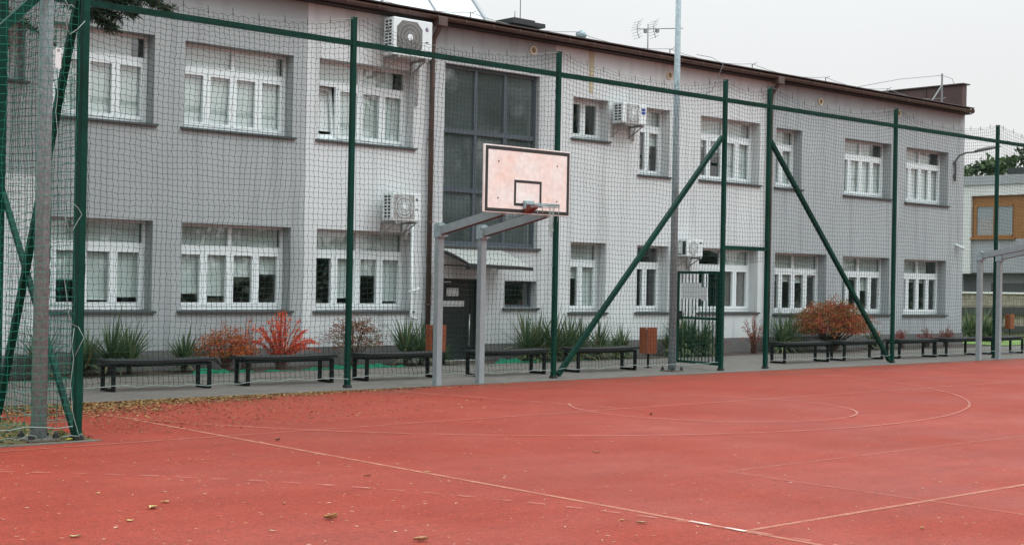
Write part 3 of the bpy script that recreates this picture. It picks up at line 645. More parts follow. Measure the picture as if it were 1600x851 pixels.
# ------------------------------------------------------------------ fence
SAGV = .19
def net_mesh(P0, P1, ztop, zbot, mat_, parent, cell=.085, sag=SAGV, seed=0, rad=.0032, jit=.006, billow=.05, name='net'):
    """knotted net panel between two posts: cords as thin three-sided tubes"""
    rg = np.random.default_rng(seed); P0 = np.array(P0, float); P1 = np.array(P1, float); L_ = np.linalg.norm(P1-P0); t = (P1-P0)/L_; nrm = np.array([-t[1], t[0]])
    nu = max(2, int(round(L_/cell))); H = ztop-zbot; nv = max(2, int(round(H/cell)))
    u = np.linspace(0, 1, nu+1)[None, :].repeat(nv+1, 0); v = np.linspace(0, 1, nv+1)[:, None].repeat(nu+1, 1)
    def smooth_noise(s, amp):
        g = rg.normal(size=(nv//s+3, nu//s+3)); iy = v*(nv/s); ix = u*(nu/s); y0 = np.floor(iy).astype(int); x0 = np.floor(ix).astype(int); fy = iy-y0; fx = ix-x0
        fy = fy*fy*(3-2*fy); fx = fx*fx*(3-2*fx)
        return amp*((g[y0, x0]*(1-fx)+g[y0, x0+1]*fx)*(1-fy)+(g[y0+1, x0]*(1-fx)+g[y0+1, x0+1]*fx)*fy)
    s_ = sag*4*u*(1-u); drop = np.exp(-v*H/1.8)
    z = ztop-v*H-s_*drop+smooth_noise(7, .014)
    # the net is pulled to the post tops and hangs looser between
    z += -.07*np.exp(-v*H/.6)*(1-np.exp(-np.minimum(u, 1-u)*L_/.35))
    al = u*L_+smooth_noise(6, .015)*np.sin(np.pi*np.clip(u, 0, 1))+smooth_noise(12, .03)*np.sin(np.pi*u)
    # fish-scale zigzag of a hanging knotted mesh
    z += (((np.arange(nu+1) % 2)*2-1)[None, :])*.009*(.35+np.exp(-v*H/1.5))
    al += ((np.arange(nv+1) % 2)*2-1)[:, None]*.007
    z += rg.normal(0, jit*.55, z.shape); al += rg.normal(0, jit*.6, z.shape); al = np.clip(al, 0, L_)
    if zbot < .5: z[-1, :] += .035*np.abs(np.sin(np.arange(nu+1)*.45+seed))+.02
    off = billow*np.sin(np.pi*u)*np.sin(np.pi*v*.9)+smooth_noise(9, .02)
    X = P0[0]+t[0]*al+nrm[0]*off; Y = P0[1]+t[1]*al+nrm[1]*off; V = np.stack([X, Y, z], -1)
    idx = np.arange((nv+1)*(nu+1)).reshape(nv+1, nu+1); flat = V.reshape(-1, 3)
    E = np.concatenate([np.stack([idx[:, :-1].ravel(), idx[:, 1:].ravel()], 1), np.stack([idx[:-1].ravel(), idx[1:].ravel()], 1)])
    a = flat[E[:, 0]]; b_ = flat[E[:, 1]]; d = b_-a; d /= np.linalg.norm(d, axis=1)[:, None]
    ref = np.array([nrm[0], nrm[1], 0.0]); s1 = np.cross(d, ref); s1 /= np.linalg.norm(s1, axis=1)[:, None]; s2 = np.cross(d, s1)
    rings = [(s1*math.cos(q)+s2*math.sin(q))*rad for q in (0, 2*math.pi/3, 4*math.pi/3)]
    VV = np.concatenate([a+r for r in rings]+[b_+r for r in rings]); n = len(E); i = np.arange(n)
    F = np.concatenate([np.stack([i+q*n, i+((q+1) % 3)*n, i+(3+(q+1) % 3)*n, i+(3+q)*n], 1) for q in range(3)])
    o = np_mesh(name, VV, F, mat_, parent)
    return o, V
def cable(V, parent, mname='wire', ends=None, hooks=True):
    """carrying wire above the net's top row, with small hooks"""
    top = V[0]; b = MB(); pts = [Vector(p)+Vector((0, 0, .055)) for p in top[::4]]
    if ends: pts = [Vector(ends[0])]+pts[1:-1]+[Vector(ends[1])]
    b.tube(pts, .004, 4, False)
    o = b.build('carrying_wire', M[mname], parent)
    if hooks:
        for p in top[2:-2:5]:
            h = MB(); p = Vector(p); h.tube([p+Vector((0, 0, .10)), p+Vector((.004, 0, .03)), p+Vector((.012, 0, -.005))], .0065, 4)
            h.build('net_hook', M['black'], parent)
    return o
def bottom_rope(V, parent, r=.0055):
    b = MB(); b.tube([Vector(p)+Vector((0, -.008, 0)) for p in V[-1][::2]], r, 5, False); b.build('bottom_rope', M['rope'], parent)

YF = 18.25; ZT = 5.80; ZR = 5.40
def post(b_parent, x, y, zt=ZT, w=.078):
    b = MB(); b.rbox(x-w/2, x+w/2, y-w/2, y+w/2, 0, zt, .008); b.box(x-w/2-.003, x+w/2+.003, y-w/2-.003, y+w/2+.003, zt-.012, zt+.006)
    o = b.build('fence_post', M['green'], b_parent)
    c = MB(); c.rbox(x-.052, x+.052, y-.052, y+.052, .004, .05, .004)
    c.build('post_foot', M['black'], o); return o
mf = empty('sports_fence'); tag(mf, 'tall dark green net fence on square posts running along the school side of the court', 'fence')
PX = [4.4, 6.65, 8.46, 12.97, 17.43, 22.04, 23.46, 28.09, 32.60, 37.0, 41.5]
for x in PX: post(mf, x, YF)
for i, (a, c) in enumerate(zip(PX, PX[1:])):
    b = MB(); b.box(a+.05, c-.05, YF-.03, YF+.03, ZR-.042, ZR+.042); b.build('rail', M['green'], mf)
    zb = 2.20 if i == 5-0 and abs(a-22.04) < .01 else .13
    _, V = net_mesh((a+.05, YF-.065), (c-.05, YF-.065), ZT-.03, zb, M['net'], mf, seed=i+3, sag=SAGV if c-a > 2 else .06)
    cable(V, mf, ends=((a+.05, YF-.05, ZT-.02), (c-.05, YF-.05, ZT-.02)))
    if zb < 1: bottom_rope(V, mf)
b = MB(); b.box(22.09, 23.41, YF-.03, YF+.03, 2.42, 2.50); b.build('gate_transom', M['green'], mf)
for (xa, za, xb, zb) in ((17.55, .06, 21.98, 4.66), (28.0, .06, 23.52, 4.70)):
    b = MB(); b.bar((xa, YF+.01, za), (xb, YF+.01, zb), .08, .08); b.build('brace', M['green'], mf)
# near corner: return run and front run, one fence that turns the corner
cf = empty('corner_fence'); tag(cf, 'near green net fence turning the corner at the left edge, with bright mesh', 'fence')
XC, YC = 6.525, 13.98
post(cf, XC, YC, 6.2, .074); post(cf, XC, 16.12, 6.0, .09); post(cf, 2.1, YC, 6.2); post(cf, -2.5, YC, 6.2)
for p, q in (((XC, YC+.05), (XC, 16.06)), ((XC, 16.18), (XC, YF-.06))):
    b = MB(); b.bar((*p, ZR), (*q, ZR), .06, .1); b.build('rail', M['green'], cf)
for a, c in ((2.15, XC-.05), (-2.45, 2.05)):
    b = MB(); b.box(a, c, YC-.03, YC+.03, ZR-.05, ZR+.05); b.build('rail', M['green'], cf)
b = MB(); b.bar((XC-.05, YC+.02, 5.02), (3.0, YC+.02, 1.40), .085); b.build('brace', M['green'], cf)
b = MB(); b.bar((XC, YC+.05, 4.9), (XC, 16.05, .1), .07); b.build('brace', M['green'], cf)
b = MB(); b.bar((XC+.03, YC+.09, .0), (XC+.03, YF-.1, 5.3), .055); b.build('brace', M['green'], cf)
for j, (p, q) in enumerate((((XC+.065, YC+.05), (XC+.065, 16.06)), ((XC+.065, 16.18), (XC+.065, YF-.07)))):
    _, V = net_mesh(p, q, ZT-.02, .12, M['net'], cf, seed=31+j, sag=.08); bottom_rope(V, cf)
for j, (a, c) in enumerate(((2.15, XC-.09), (-2.45, 2.05))):
    _, V = net_mesh((a, YC-.065), (c, YC-.065), 6.0, .12, M['netnear'], cf, seed=41+j, billow=.0, rad=.0027); bottom_rope(V, cf, .005)
# slack pale cord lacing the net to the corner post
b = MB(); pts = []
for px, py in ((100, -12), (103, 3), (108, 11), (104, 20), (103, 34), (105, 45), (109, 54), (121, 46), (133, 33)): pts.append(at(px, py, y=YC-.08))
b.tube(pts, .0048, 5); pts = []
for px, py in ((106, 9), (112, 8), (116, 12)): pts.append(at(px, py, y=YC-.08))
b.tube(pts, .006, 5)
for seg in ([(89, 108), (90, 150), (87, 175), (90, 208), (88, 240), (87, 275), (94, 300), (104, 316), (115, 318), (122, 325), (128, 335), (121, 346), (114, 359), (108, 358), (103, 345), (101, 336)],
            [(101, 400), (101, 440), (104, 462), (107, 490), (112, 506), (121, 510)], [(116, 512), (112, 540), (115, 560), (110, 600), (113, 640), (116, 655), (121, 672), (124, 684)], [(117, 556), (131, 527), (122, 510)],
            [(96, 682), (110, 680), (122, 681), (127, 677), (131, 682)], [(0, 686), (16, 684), (28, 687), (45, 679), (56, 681), (60, 690)]):
    b.tube([at(px, py, y=YC-.085) for px, py in seg], .0038, 5)
b.build('lacing_cord', M['rope'], cf)

tg = empty('plastic_tag', tuple(at(91, 91, y=YC-.09))); tag(tg, 'small white plastic tag hanging on the net beside the near corner post', 'tag')
b = MB(); b.rbox(-.032, .032, -.004, .004, -.105, .105, .004); b.build('plate', M['paper'], tg)
b = MB(); b.disc((0, -.006, .08), (0, 1, 0), .006, .014, .004, 12); b.build('eyelet', M['wire'], tg)

# gate, standing open away from the court
gate = empty('fence_gate', (22.04, YF+.06, 0)); gate.rotation_euler.z = R(82); tag(gate, 'green barred metal gate standing open behind the net beside the tall lamp mast', 'gate')
W_, H_ = 1.30, 1.98
b = MB()
for x in (.05, W_-.03): b.box(x-.03, x+.03, -.025, .025, .10, H_)
b.box(.08, W_-.06, -.025, .025, H_-.05, H_); b.box(.08, W_-.06, -.025, .025, .10, .15); b.box(.08, W_-.06, -.02, .02, 1.0, 1.05); b.build('gate_frame', M['green'], gate)
for i in range(10):
    x = .08+(W_-.14)*(i+1)/11; b = MB(); b.box(x-.008, x+.008, -.008, .008, .152, .998); b.box(x-.008, x+.008, -.008, .008, 1.052, H_-.052); b.build('gate_bar', M['green'], gate)
b = MB(); b.box(.52, 1.13, .014, .022, 1.42, 1.74); b.box(.36, .52, .014, .022, 1.38, 1.66); b.build('sign_plate', mat('pale_gate_plate', (.58, .60, .60), .5), gate)
b = MB(); b.rbox(W_-.16, W_-.065, -.03, .03, .98, 1.16, .006); b.tube([(W_-.1, -.03, 1.1), (W_-.1, -.07, 1.1), (W_-.2, -.07, 1.1)], .009, 6); b.build('lock', M['black'], gate)

# lamp masts
def mast(x, y, r0, r1, label, h=10):
    root = empty('lamp_mast', (x, y, 0)); tag(root, label, 'lamp mast', 'galvanised floodlight masts')
    b = MB(); b.tube([(0, 0, .02), (0, 0, h)], [r0, r1], 20); b.build('pole', M['galv'], root)
    b = MB(); b.rbox(-.17, .17, -.17, .17, .004, .03, .004); bp = b.build('base_plate', M['kerb'], root)
    for sx in (-1, 1):
        for sy in (-1, 1): c = MB(); c.tube([(sx*.13, sy*.13, .03), (sx*.13, sy*.13, .10)], .018, 6); c.disc((sx*.13, sy*.13, .05), (0, 0, 1), 0, .035, .03, 6); c.build('bolt', M['black'], bp)
    b = MB(); b.bar((-.6, 0, h-.1), (.6, 0, h-.1), .08); b.build('crossarm', M['galv'], root)
    for sx in (-.45, .45): b = MB(); b.rbox(sx-.22, sx+.22, -.35, -.1, h-.1, h+.2, .02); b.bar((sx, -.12, h), (sx, 0, h-.1), .04); b.build('floodlight', M['lampgrey'], root)
    return root
mast(20.98, 18.60, .079, .045, 'tall grey galvanised mast behind the fence net, just left of the gate')
mast(6.17, 14.12, .080, .056, 'thick grey galvanised mast behind bright green mesh at the near left corner')

# ------------------------------------------------------------------ basketball hoops
def board_material():
    m = bpy.data.materials.new('stained_white_board'); m.use_nodes = True; nt = m.node_tree; N = nt.nodes; L = nt.links; b = N['Principled BSDF']; b.inputs['Roughness'].default_value = .45
    tc = N.new('ShaderNodeTexCoord'); n = N.new('ShaderNodeTexNoise'); n.inputs['Scale'].default_value = 1.9; n.inputs['Detail'].default_value = 7; n.inputs['Roughness'].default_value = .62; L.new(tc.outputs['Object'], n.inputs['Vector'])
    r = N.new('ShaderNodeValToRGB'); e = r.color_ramp.elements; e[0].position = .30; e[0].color = (.80, .79, .77, 1); e[1].position = .66; e[1].color = (.80, .60, .52, 1)
    L.new(n.outputs['Fac'], r.inputs[0]); n2 = N.new('ShaderNodeTexNoise'); n2.inputs['Scale'].default_value = 14; n2.inputs['Detail'].default_value = 8; L.new(tc.outputs['Object'], n2.inputs['Vector'])
    r2 = N.new('ShaderNodeMapRange'); r2.inputs[1].default_value = .35; r2.inputs[2].default_value = .65; r2.inputs[3].default_value = .92; r2.inputs[4].default_value = 1.05; L.new(n2.outputs['Fac'], r2.inputs[0])
    x = N.new('ShaderNodeMix'); x.data_type = 'RGBA'; x.blend_type = 'MULTIPLY'; x.inputs[0].default_value = 1; L.new(r.outputs[0], x.inputs[6]); L.new(r2.outputs[0], x.inputs[7]); L.new(x.outputs[2], b.inputs['Base Color']); return m
M['board'] = board_material()
hoop = empty('basketball_hoop', (14.93, 17.88, 0)); tag(hoop, 'basketball hoop with pink stained white backboard on twin grey posts, complete in view', 'basketball hoop', 'basketball hoops along the fence')
for sx in (-.455, .455):
    b = MB(); b.rbox(sx-.055, sx+.055, -.055, .055, 0, 2.64, .008); p = b.build('post', M['galvpost'], hoop)
    c = MB(); c.rbox(sx-.068, sx+.068, -.075, .075, 2.40, 2.62, .004)
    for zz in (2.43, 2.59):
        c.box(sx-.10, sx+.10, -.082, -.068, zz-.014, zz+.014)
        for q in (-.088, .088): c.tube([(sx+q, -.10, zz), (sx+q, -.05, zz)], .012, 6)
    c.build('clamp', M['galv'], p)
    b = MB(); b.bar((sx, -.07, 2.52), (sx, -1.56, 2.80), .07, .13); a_ = b.build('arm', M['galvpost'], hoop)
    c = MB(); c.bar((sx, -.08, 2.45), (sx, -1.55, 2.731), .072, .008); c.build('rusty_underside', M['rust'], a_)
b = MB(); by = -1.60
bx0, bx1, bz0, bz1 = -.905, .905, 2.765, 3.795
b.rbox(bx0, bx1, by, by+.035, bz0, bz1, .004); bd = b.build('backboard', M['board'], hoop)
b = MB(); y_ = by-.0025
def frame_rect(x0, x1, z0, z1, t):
    b.box(x0, x1, y_, y_+.002, z1-t, z1); b.box(x0, x1, y_, y_+.002, z0, z0+t); b.box(x0, x0+t, y_, y_+.002, z0+t, z1-t); b.box(x1-t, x1, y_, y_+.002, z0+t, z1-t)
frame_rect(bx0+.022, bx1-.012, bz0+.012, bz1-.018, .055); frame_rect(-.29, .29, 2.885, 3.285, .042); b.build('black_marking', M['black'], bd)
b = MB()
for x in (-.62, .62):
    for z in (3.55, 2.99): b.disc((x, by-.006, z), (0, 1, 0), 0, .010, .012, 10)
b.build('bolt', M['black'], bd)
b = MB(); b.bar((-.8, by+.06, 3.65), (.8, by+.06, 3.65), .05); b.bar((-.8, by+.06, 2.83), (.8, by+.06, 2.83), .05)
for x in (-.455, .455): b.bar((x, by+.06, 2.8), (x, by+.06, 3.67), .05)
b.build('board_frame', M['galvpost'], hoop)
b = MB(); rc = Vector((0, by-.39, 2.90)); rr = .225
b.tube([rc+Vector((rr*math.cos(a), rr*math.sin(a), 0)) for a in [2*math.pi*i/36 for i in range(37)]], .011, 8); b.tube([rc+Vector((rr*.96*math.cos(a), rr*.96*math.sin(a), -.035)) for a in [2*math.pi*i/36 for i in range(37)]], .006, 6)
for i in range(12): a = 2*math.pi*i/12; b.tube([rc+Vector((rr*math.cos(a), rr*math.sin(a), 0)), rc+Vector((rr*.96*math.cos(a), rr*.96*math.sin(a), -.035))], .004, 4)
rim = b.build('rim', M['galv'], hoop)
b = MB(); b.add([(-.08, by-.004, 2.78), (.08, by-.004, 2.78), (.08, by-.004, 2.92), (-.08, by-.004, 2.92), (-.05, by-.19, 2.86), (.05, by-.19, 2.86), (.05, by-.19, 2.90), (-.05, by-.19, 2.90)], [(0, 3, 2, 1), (4, 5, 6, 7), (0, 1, 5, 4), (1, 2, 6, 5), (2, 3, 7, 6), (3, 0, 4, 7)]); b.build('rim_bracket', M['rimred'], hoop)
b = MB(); b.rbox(-.10, .10, by-.05, by-.003, 2.84, 2.97, .006); b.rbox(-.075, .075, by-.14, by-.05, 2.905, 2.925, .004); b.build('rim_plate', M['galv'], hoop)
for i, (a, dz) in enumerate(((-2.5, .14), (-1.9, .34), (-1.6, .32), (-.9, .24), (.2, .36), (.5, .29), (1.4, .16))):
    b = MB(); p = rc+Vector((rr*math.cos(a), rr*math.sin(a), -.02)); q = p+Vector((-.04*math.cos(a)+.02*(i % 2), -.04*math.sin(a), -dz))
    pts = [p, p.lerp(q, .5)+Vector((.012, .01, 0)), q]
    if dz > .28: pts += [q+Vector((.02, 0, -.05)), q+Vector((-.01, 0, -.12))]
    b.tube(pts, .0065, 5); b.build('torn_net_strand', M['rope'], hoop)
h2 = copy_tree(hoop); h2.location.x = 14.93+16.74; h2['label'] = 'second hoop at the right edge, only its grey posts and arms in view'

# ------------------------------------------------------------------ benches
bench = empty('bench', (0, 0, 0))
L_ = 1.72
b = MB(); n = 12
for side in (0, 1):
    y0 = -.22+side*.225; y1 = y0+.215
    tops = [(-L_/2+L_*i/n, .462-.014*math.sin(math.pi*i/n)) for i in range(n+1)]
    for (xa, za), (xb, zb) in zip(tops, tops[1:]):
        b.quad((xa, y0, za), (xb, y0, zb), (xb, y1, zb), (xa, y1, za)); b.quad((xa, y0, za-.042), (xa, y1, za-.042), (xb, y1, zb-.042), (xb, y0, zb-.042))
        b.quad((xa, y0, za-.042), (xb, y0, zb-.042), (xb, y0, zb), (xa, y0, za)); b.quad((xa, y1, za-.042), (xa, y1, za), (xb, y1, zb), (xb, y1, zb-.042))
    for xe, ze in (tops[0], tops[-1]): b.quad((xe, y0, ze-.05), (xe, y1, ze-.05), (xe, y1, ze), (xe, y0, ze))
b.build('seat', M['benchtop'], bench)
for sx in (-.78, .78):
    b = MB(); w = .05
    b.box(sx-w/2, sx+w/2, -.20, -.15, .004, .405); b.box(sx-w/2, sx+w/2, .15, .20, .004, .405); b.box(sx-w/2, sx+w/2, -.15, .15, .004, .044); b.box(sx-w/2, sx+w/2, -.15, .15, .36, .405); b.build('leg_frame', M['benchsteel'], bench)
b = MB(); b.box(-.755, .755, -.185, -.155, .36, .40); b.box(-.755, .755, .155, .185, .36, .40); b.build('seat_rail', M['benchsteel'], bench)
BN = [(10.28, 'black backless bench nearest the corner post, in front of two spiky green plants'), (12.56, 'black bench in front of the bright red feathery shrub'), (14.83, 'black bench in front of the thin brown red shrub and the downpipe'),
      (17.27, 'black bench in front of the dark door'), (19.72, 'black bench behind the foot of the left long brace'), (26.10, 'black bench just right of the gate opening'), (28.36, 'black bench in front of the big rounded red bush'),
      (30.60, 'black bench just left of the second hoop, before low red plants'), (32.75, 'black bench directly behind the second hoop posts'), (35.0, 'black bench at the far right edge of the row')]
for i, (x, lab) in enumerate(BN):
    o = bench if i == 0 else copy_tree(bench); o.location = (x, 19.38+random.uniform(-.06, .06), .004); o.rotation_euler.z = R(random.uniform(-1.2, 1.2)); tag(o, lab, 'bench', 'black benches in a row along the fence')

# ------------------------------------------------------------------ bins
bin_ = empty('litter_bin', (21.32, 19.55, .004)); bin_.scale = (.72, .5, .98); tag(bin_, 'orange brown slatted litter bin on a post left of the tall lamp mast', 'litter bin', 'slatted litter bins')
for i in range(5):
    b = MB(); x = -.21+.084*i; b.rbox(x+.004, x+.08, -.20, -.18, .30, .84, .004); b.build('slat', M['slat'], bin_)
for i in range(4):
    b = MB(); y = -.16+.09*i; b.rbox(-.232, -.212, y+.004, y+.084, .30, .84, .004); b.build('slat', M['slat'], bin_)
b = MB(); b.box(-.205, .205, -.178, .205, .31, .80); b.build('liner', M['lampgrey'], bin_)
b = MB(); b.box(-.03, .03, -.03, .03, 0, .31); b.box(-.1, .1, -.1, .1, 0, .012); b.build('stand', M['benchsteel'], bin_)
o = copy_tree(bin_); o.location = (16.32, 20.2, .07); o['label'] = 'orange slatted litter bin half hidden behind the left post of the near hoop'
o = copy_tree(bin_); o.location = (47.5, 26.0, 0); o['label'] = 'orange slatted litter bin far off against the pale stone wall at right'

# ------------------------------------------------------------------ plants
def ribbon(V, F, T, p, d, length, w, droop, tint, segs=4, tipc=None, fold=.25):
    """one sword leaf, folded along its middle"""
    d = Vector(d).normalized(); side = d.cross(Vector((0, 0, 1)))
    if side.length < .05: side = Vector((1, 0, 0))
    side.normalize(); base = len(V); pos = Vector(p); dirv = d.copy()
    for i in range(segs+1):
        t = i/segs; ww = w*(.6+1.2*t if t < .35 else 1.02*(1-((t-.35)/.65)**1.6))*.5+.0008
        up = side.cross(dirv).normalized()
        c = tint if not tipc else tuple(tint[k_]*(1-t)+tipc[k_]*t for k_ in range(4))
        V += [pos-side*ww+up*ww*fold, pos, pos+side*ww+up*ww*fold]; T += [c]*3
        dirv = (dirv+Vector((0, 0, -droop/segs))).normalized(); pos = pos+dirv*length/segs
    for i in range(segs):
        a = base+i*3; F += [(a, a+1, a+4, a+3), (a+1, a+2, a+5, a+4)]
def finish(name, V, F, T, m, parent=None): return np_mesh(name, np.array([tuple(v) for v in V]), np.array(F), m, parent, np.array(T))

def yucca(x, y, size, label, heads=2, seed=0, pale=.3, group='spiky green plants in the bed'):
    rg = random.Random(seed); root = empty('yucca', (x, y, .012)); tag(root, label, 'yucca', group)
    for h in range(heads):
        V, F, T = [], [], []
        c = Vector(((h-(heads-1)/2)*.42*size+rg.uniform(-.1, .1)*size if heads > 1 else 0, rg.uniform(-.15, .15)*size, .02))
        sz = size*rg.uniform(1.1, 1.35)
        for i in range(int(rg.uniform(120, 150))):
            az = rg.uniform(0, 2*math.pi); el = R(rg.choice((rg.uniform(45, 85), rg.uniform(20, 70), rg.uniform(5, 50))))
            d = Vector((math.cos(az)*math.cos(el), math.sin(az)*math.cos(el), math.sin(el)))
            ln = sz*rg.uniform(.55, 1.0)*(.72+.28*math.sin(el)); g = rg.uniform(.7, 1.35)
            base = (.062*g, .110*g, .050*g, 1)
            if rg.random() < pale: base = (.15*g, .195*g, .085*g, 1)
            if el < R(18) and rg.random() < .5: base = (.23*g, .20*g, .09*g, 1)
            if rg.random() < .07: base = (.20*g, .15*g, .07*g, 1)
            ln *= rg.uniform(.75, 1.12)
            ribbon(V, F, T, c+Vector((0, 0, sz*.10+rg.uniform(0, .12)*sz)), d, ln, .034*rg.uniform(.6, 1.2), rg.uniform(.08, .5) if el > R(40) else rg.uniform(.3, 1.1), base)
        for i in range(34 if pale >= .35 else 0):       # long pale blades that have flopped over the bed edge
            az = rg.uniform(math.pi*1.05, math.pi*1.95); el = R(rg.uniform(8, 40)); g = rg.uniform(.7, 1.3); base = rg.choice(((.20*g, .235*g, .10*g, 1), (.27*g, .27*g, .12*g, 1), (.10*g, .15*g, .06*g, 1)))
            ribbon(V, F, T, c+Vector((rg.uniform(-.1, .1), 0, sz*.08)), (math.cos(az)*math.cos(el), math.sin(az)*math.cos(el)*.7, math.sin(el)), sz*rg.uniform(.45, .75), .03, rg.uniform(.5, 1.2), base)
        finish('leaf_rosette', V, F, T, M['leaf'], root)
        b = MB(); b.tube([c-Vector((0, 0, .03)), c+Vector((0, 0, sz*.22))], [.05, .04], 8); b.build('stem', M['bark'], root)
    return root
def ypos(px, y): p = at(px, 560, y=y); return p.x
YU = [(134, 22.25, .62, 1, 'small spiky green plant half hidden behind the near corner post'), (190, 22.35, .82, 2, 'large dark spiky yucca behind the left end of the nearest bench'), (286, 22.4, .62, 1, 'upright small yucca behind the right end of the nearest bench'),
      (650, 22.2, .78, 2, 'wide spiky yucca right of the thin brown shrub, beside the hoop post'), (695, 22.1, .45, 1, 'low trailing pale plant at the foot of the dark door'), (842, 22.2, .86, 3, 'big grassy yucca under the small dark window'), (900, 22.2, .82, 2, 'loose yucca immediately right of the long post below the brace'),
      (932, 22.35, .72, 1, 'dark compact yucca behind the brace and bench'), (968, 22.3, .55, 2, 'low pale tipped yucca at the right end of its bench'), (1080, 22.2, .86, 3, 'dense yucca seen through the bars of the open gate'), (1232, 22.3, .85, 2, 'yucca left of the big rounded red bush'),
      (1366, 22.3, .55, 1, 'small yucca at the foot of the right brace'), (1050, 22.35, .5, 1, 'small yucca peeping out left of the gate')]
for i, (px, y, s, h, lab) in enumerate(YU): yucca(ypos(px, y), y, s, lab, h, i+11, .35 if px > 700 else .2)
yucca(at(1520, 540, y=24.6).x, 24.6, .9, 'pale grassy clump at the corner beyond the school end', 3, 77, .6); yucca(at(1545, 540, y=24.2).x, 24.2, .7, 'grassy clump between the two right hoop posts', 2, 78, .5)
yucca(at(60, 560, y=22.0).x, 22.0, .7, 'spiky plant behind the thick mast at the left', 1, 79, .2)

def leaf_card(V, F, T, p, rg, size, c, aspect=.45, updir=None):
    d = Vector((rg.gauss(0, 1), rg.gauss(0, 1), rg.gauss(0, .8))) if updir is None else Vector(updir)+Vector((rg.gauss(0, .5), rg.gauss(0, .5), rg.gauss(0, .5)))
    if d.length < 1e-3: d = Vector((1, 0, 0))
    d.normalize(); s = d.cross(Vector((rg.gauss(0, 1), rg.gauss(0, 1), rg.gauss(0, 1)))); s = s.normalized() if s.length > 1e-3 else d.orthogonal().normalized()
    b = len(V); V += [p, p+d*size*.5+s*size*aspect*.5, p+d*size, p+d*size*.5-s*size*aspect*.5]; T += [c]*4; F.append((b, b+1, b+2, b+3))
REDS = [(.80, .09, .04), (.74, .12, .035), (.82, .17, .04), (.60, .06, .035), (.78, .14, .09)]
BROWN = [(.16, .06, .03), (.20, .07, .035), (.10, .07, .025), (.13, .10, .03), (.24, .05, .03)]
def plume_shrub(x, y, h, w, label, n=34, seed=0, pal=REDS, density=1.0, lsize=.05, name='red_shrub', spread=.055, bare=0, cat='shrub'):
    rg = random.Random(seed); root = empty(name, (x, y, .012)); tag(root, label, cat, 'autumn red shrubs in the bed')
    V, F, T = [], [], []; st = MB()
    for i in range(n):
        az = rg.uniform(0, 2*math.pi); lean = rg.uniform(.35, 1) if i > n*.3 else rg.uniform(0, .45)
        tip = Vector((math.cos(az)*w*lean, math.sin(az)*w*.6*lean, h*(1.05-.62*lean*lean)*rg.uniform(.7, 1.05))); base = Vector((rg.uniform(-.08, .08), rg.uniform(-.08, .08), 0))
        mid = base.lerp(tip, .5)+Vector((0, 0, h*.36*lean)); pts = [base*(1-t)**2+mid*2*t*(1-t)+tip*t*t for t in [k_/8 for k_ in range(9)]]
        st.tube(pts, [.009*(1-k_/11) for k_ in range(9)], 4, False)
        if rg.random() < bare: continue
        cp = rg.choice(pal)
        for k_ in range(int(75*density)):
            t = rg.uniform(.18, 1.0)**.8; q = t*8; a = int(min(q, 7)); p = pts[a].lerp(pts[a+1], q-a); d = (pts[a+1]-pts[a]).normalized()
            g = rg.uniform(.6, 1.35); c = tuple(v*g for v in (cp if rg.random() < .7 else rg.choice(pal)))+(1,)
            leaf_card(V, F, T, p+Vector((rg.gauss(0, spread*.5), rg.gauss(0, spread*.5), rg.gauss(0, spread*.5))), rg, lsize*rg.uniform(.6, 1.2), c, .45, d)
    st.build('branches', M['twig'], root)
    if V: finish('foliage', V, F, T, M['leaf'], root)
    return root
def mound_shrub(x, y, h, w, label, n=9000, seed=0, pal=BROWN, lsize=.06, gaps=5, name='red_shrub', fill=.5, lumps=14):
    """rounded bush: leaf sprays along branchlets, uneven outline"""
    rg = random.Random(seed); root = empty(name, (x, y, .012)); tag(root, label, 'shrub', 'autumn red shrubs in the bed')
    V, F, T = [], [], []; st = MB(); m = n//26
    for i in range(m):
        az = rg.uniform(0, 2*math.pi); el = math.asin(rg.uniform(-.1, 1)); r = (fill+(1-fill)*rg.random()**.5)*rg.uniform(.75, 1.12)
        bulge = 1+.16*math.sin(3*az+seed)+.10*math.sin(7*az+el*4)
        c = Vector((math.cos(az)*math.cos(el)*w*r*bulge, math.sin(az)*math.cos(el)*w*.7*r*bulge, h*.42+math.sin(el)*h*.58*r))
        if c.z < .02: c.z = rg.uniform(.02, .25)
        out = Vector((c.x, c.y*1.2, (c.z-h*.3)*.6)).normalized(); droop = Vector((out.x, out.y, out.z*.4-.15)).normalized(); cp = rg.choice(pal)
        if i % 5 == 0: st.tube([Vector((rg.uniform(-.06, .06), rg.uniform(-.06, .06), 0)), c*.5+Vector((0, 0, .06)), c], [.014, .008, .003], 4, False)
        for k_ in range(26):
            t = rg.uniform(-.1, .22); g = rg.uniform(.55, 1.4); cc = tuple(v*g for v in (cp if rg.random() < .75 else rg.choice(pal)))+(1,)
            leaf_card(V, F, T, c+droop*t+Vector((rg.gauss(0, .045), rg.gauss(0, .045), rg.gauss(0, .022))), rg, lsize*rg.uniform(.6, 1.25), cc, .32, droop)
    st.build('branches', M['twig'], root); finish('foliage', V, F, T, M['leaf'], root); return root
def sx(px, y): return at(px, 560, y=y).x
plume_shrub(sx(438, 22.3), 22.3, 1.02, .84, 'bright scarlet feathery shrub with arching plumes behind the second bench', 44, 5, REDS, 1.15, .046, spread=.03)
mound_shrub(sx(352, 22.3), 22.3, .72, .46, 'orange red low shrub left of the scarlet feathery one', 5200, 6, [(.52, .13, .035), (.42, .14, .03), (.55, .10, .035), (.24, .13, .035), (.30, .06, .025)], .05)
plume_shrub(sx(385, 22.35), 22.35, 1.0, .35, 'thin red shrub with dark bare shoots between the two bright red shrubs', 14, 15, REDS, .6, .045, bare=.4)
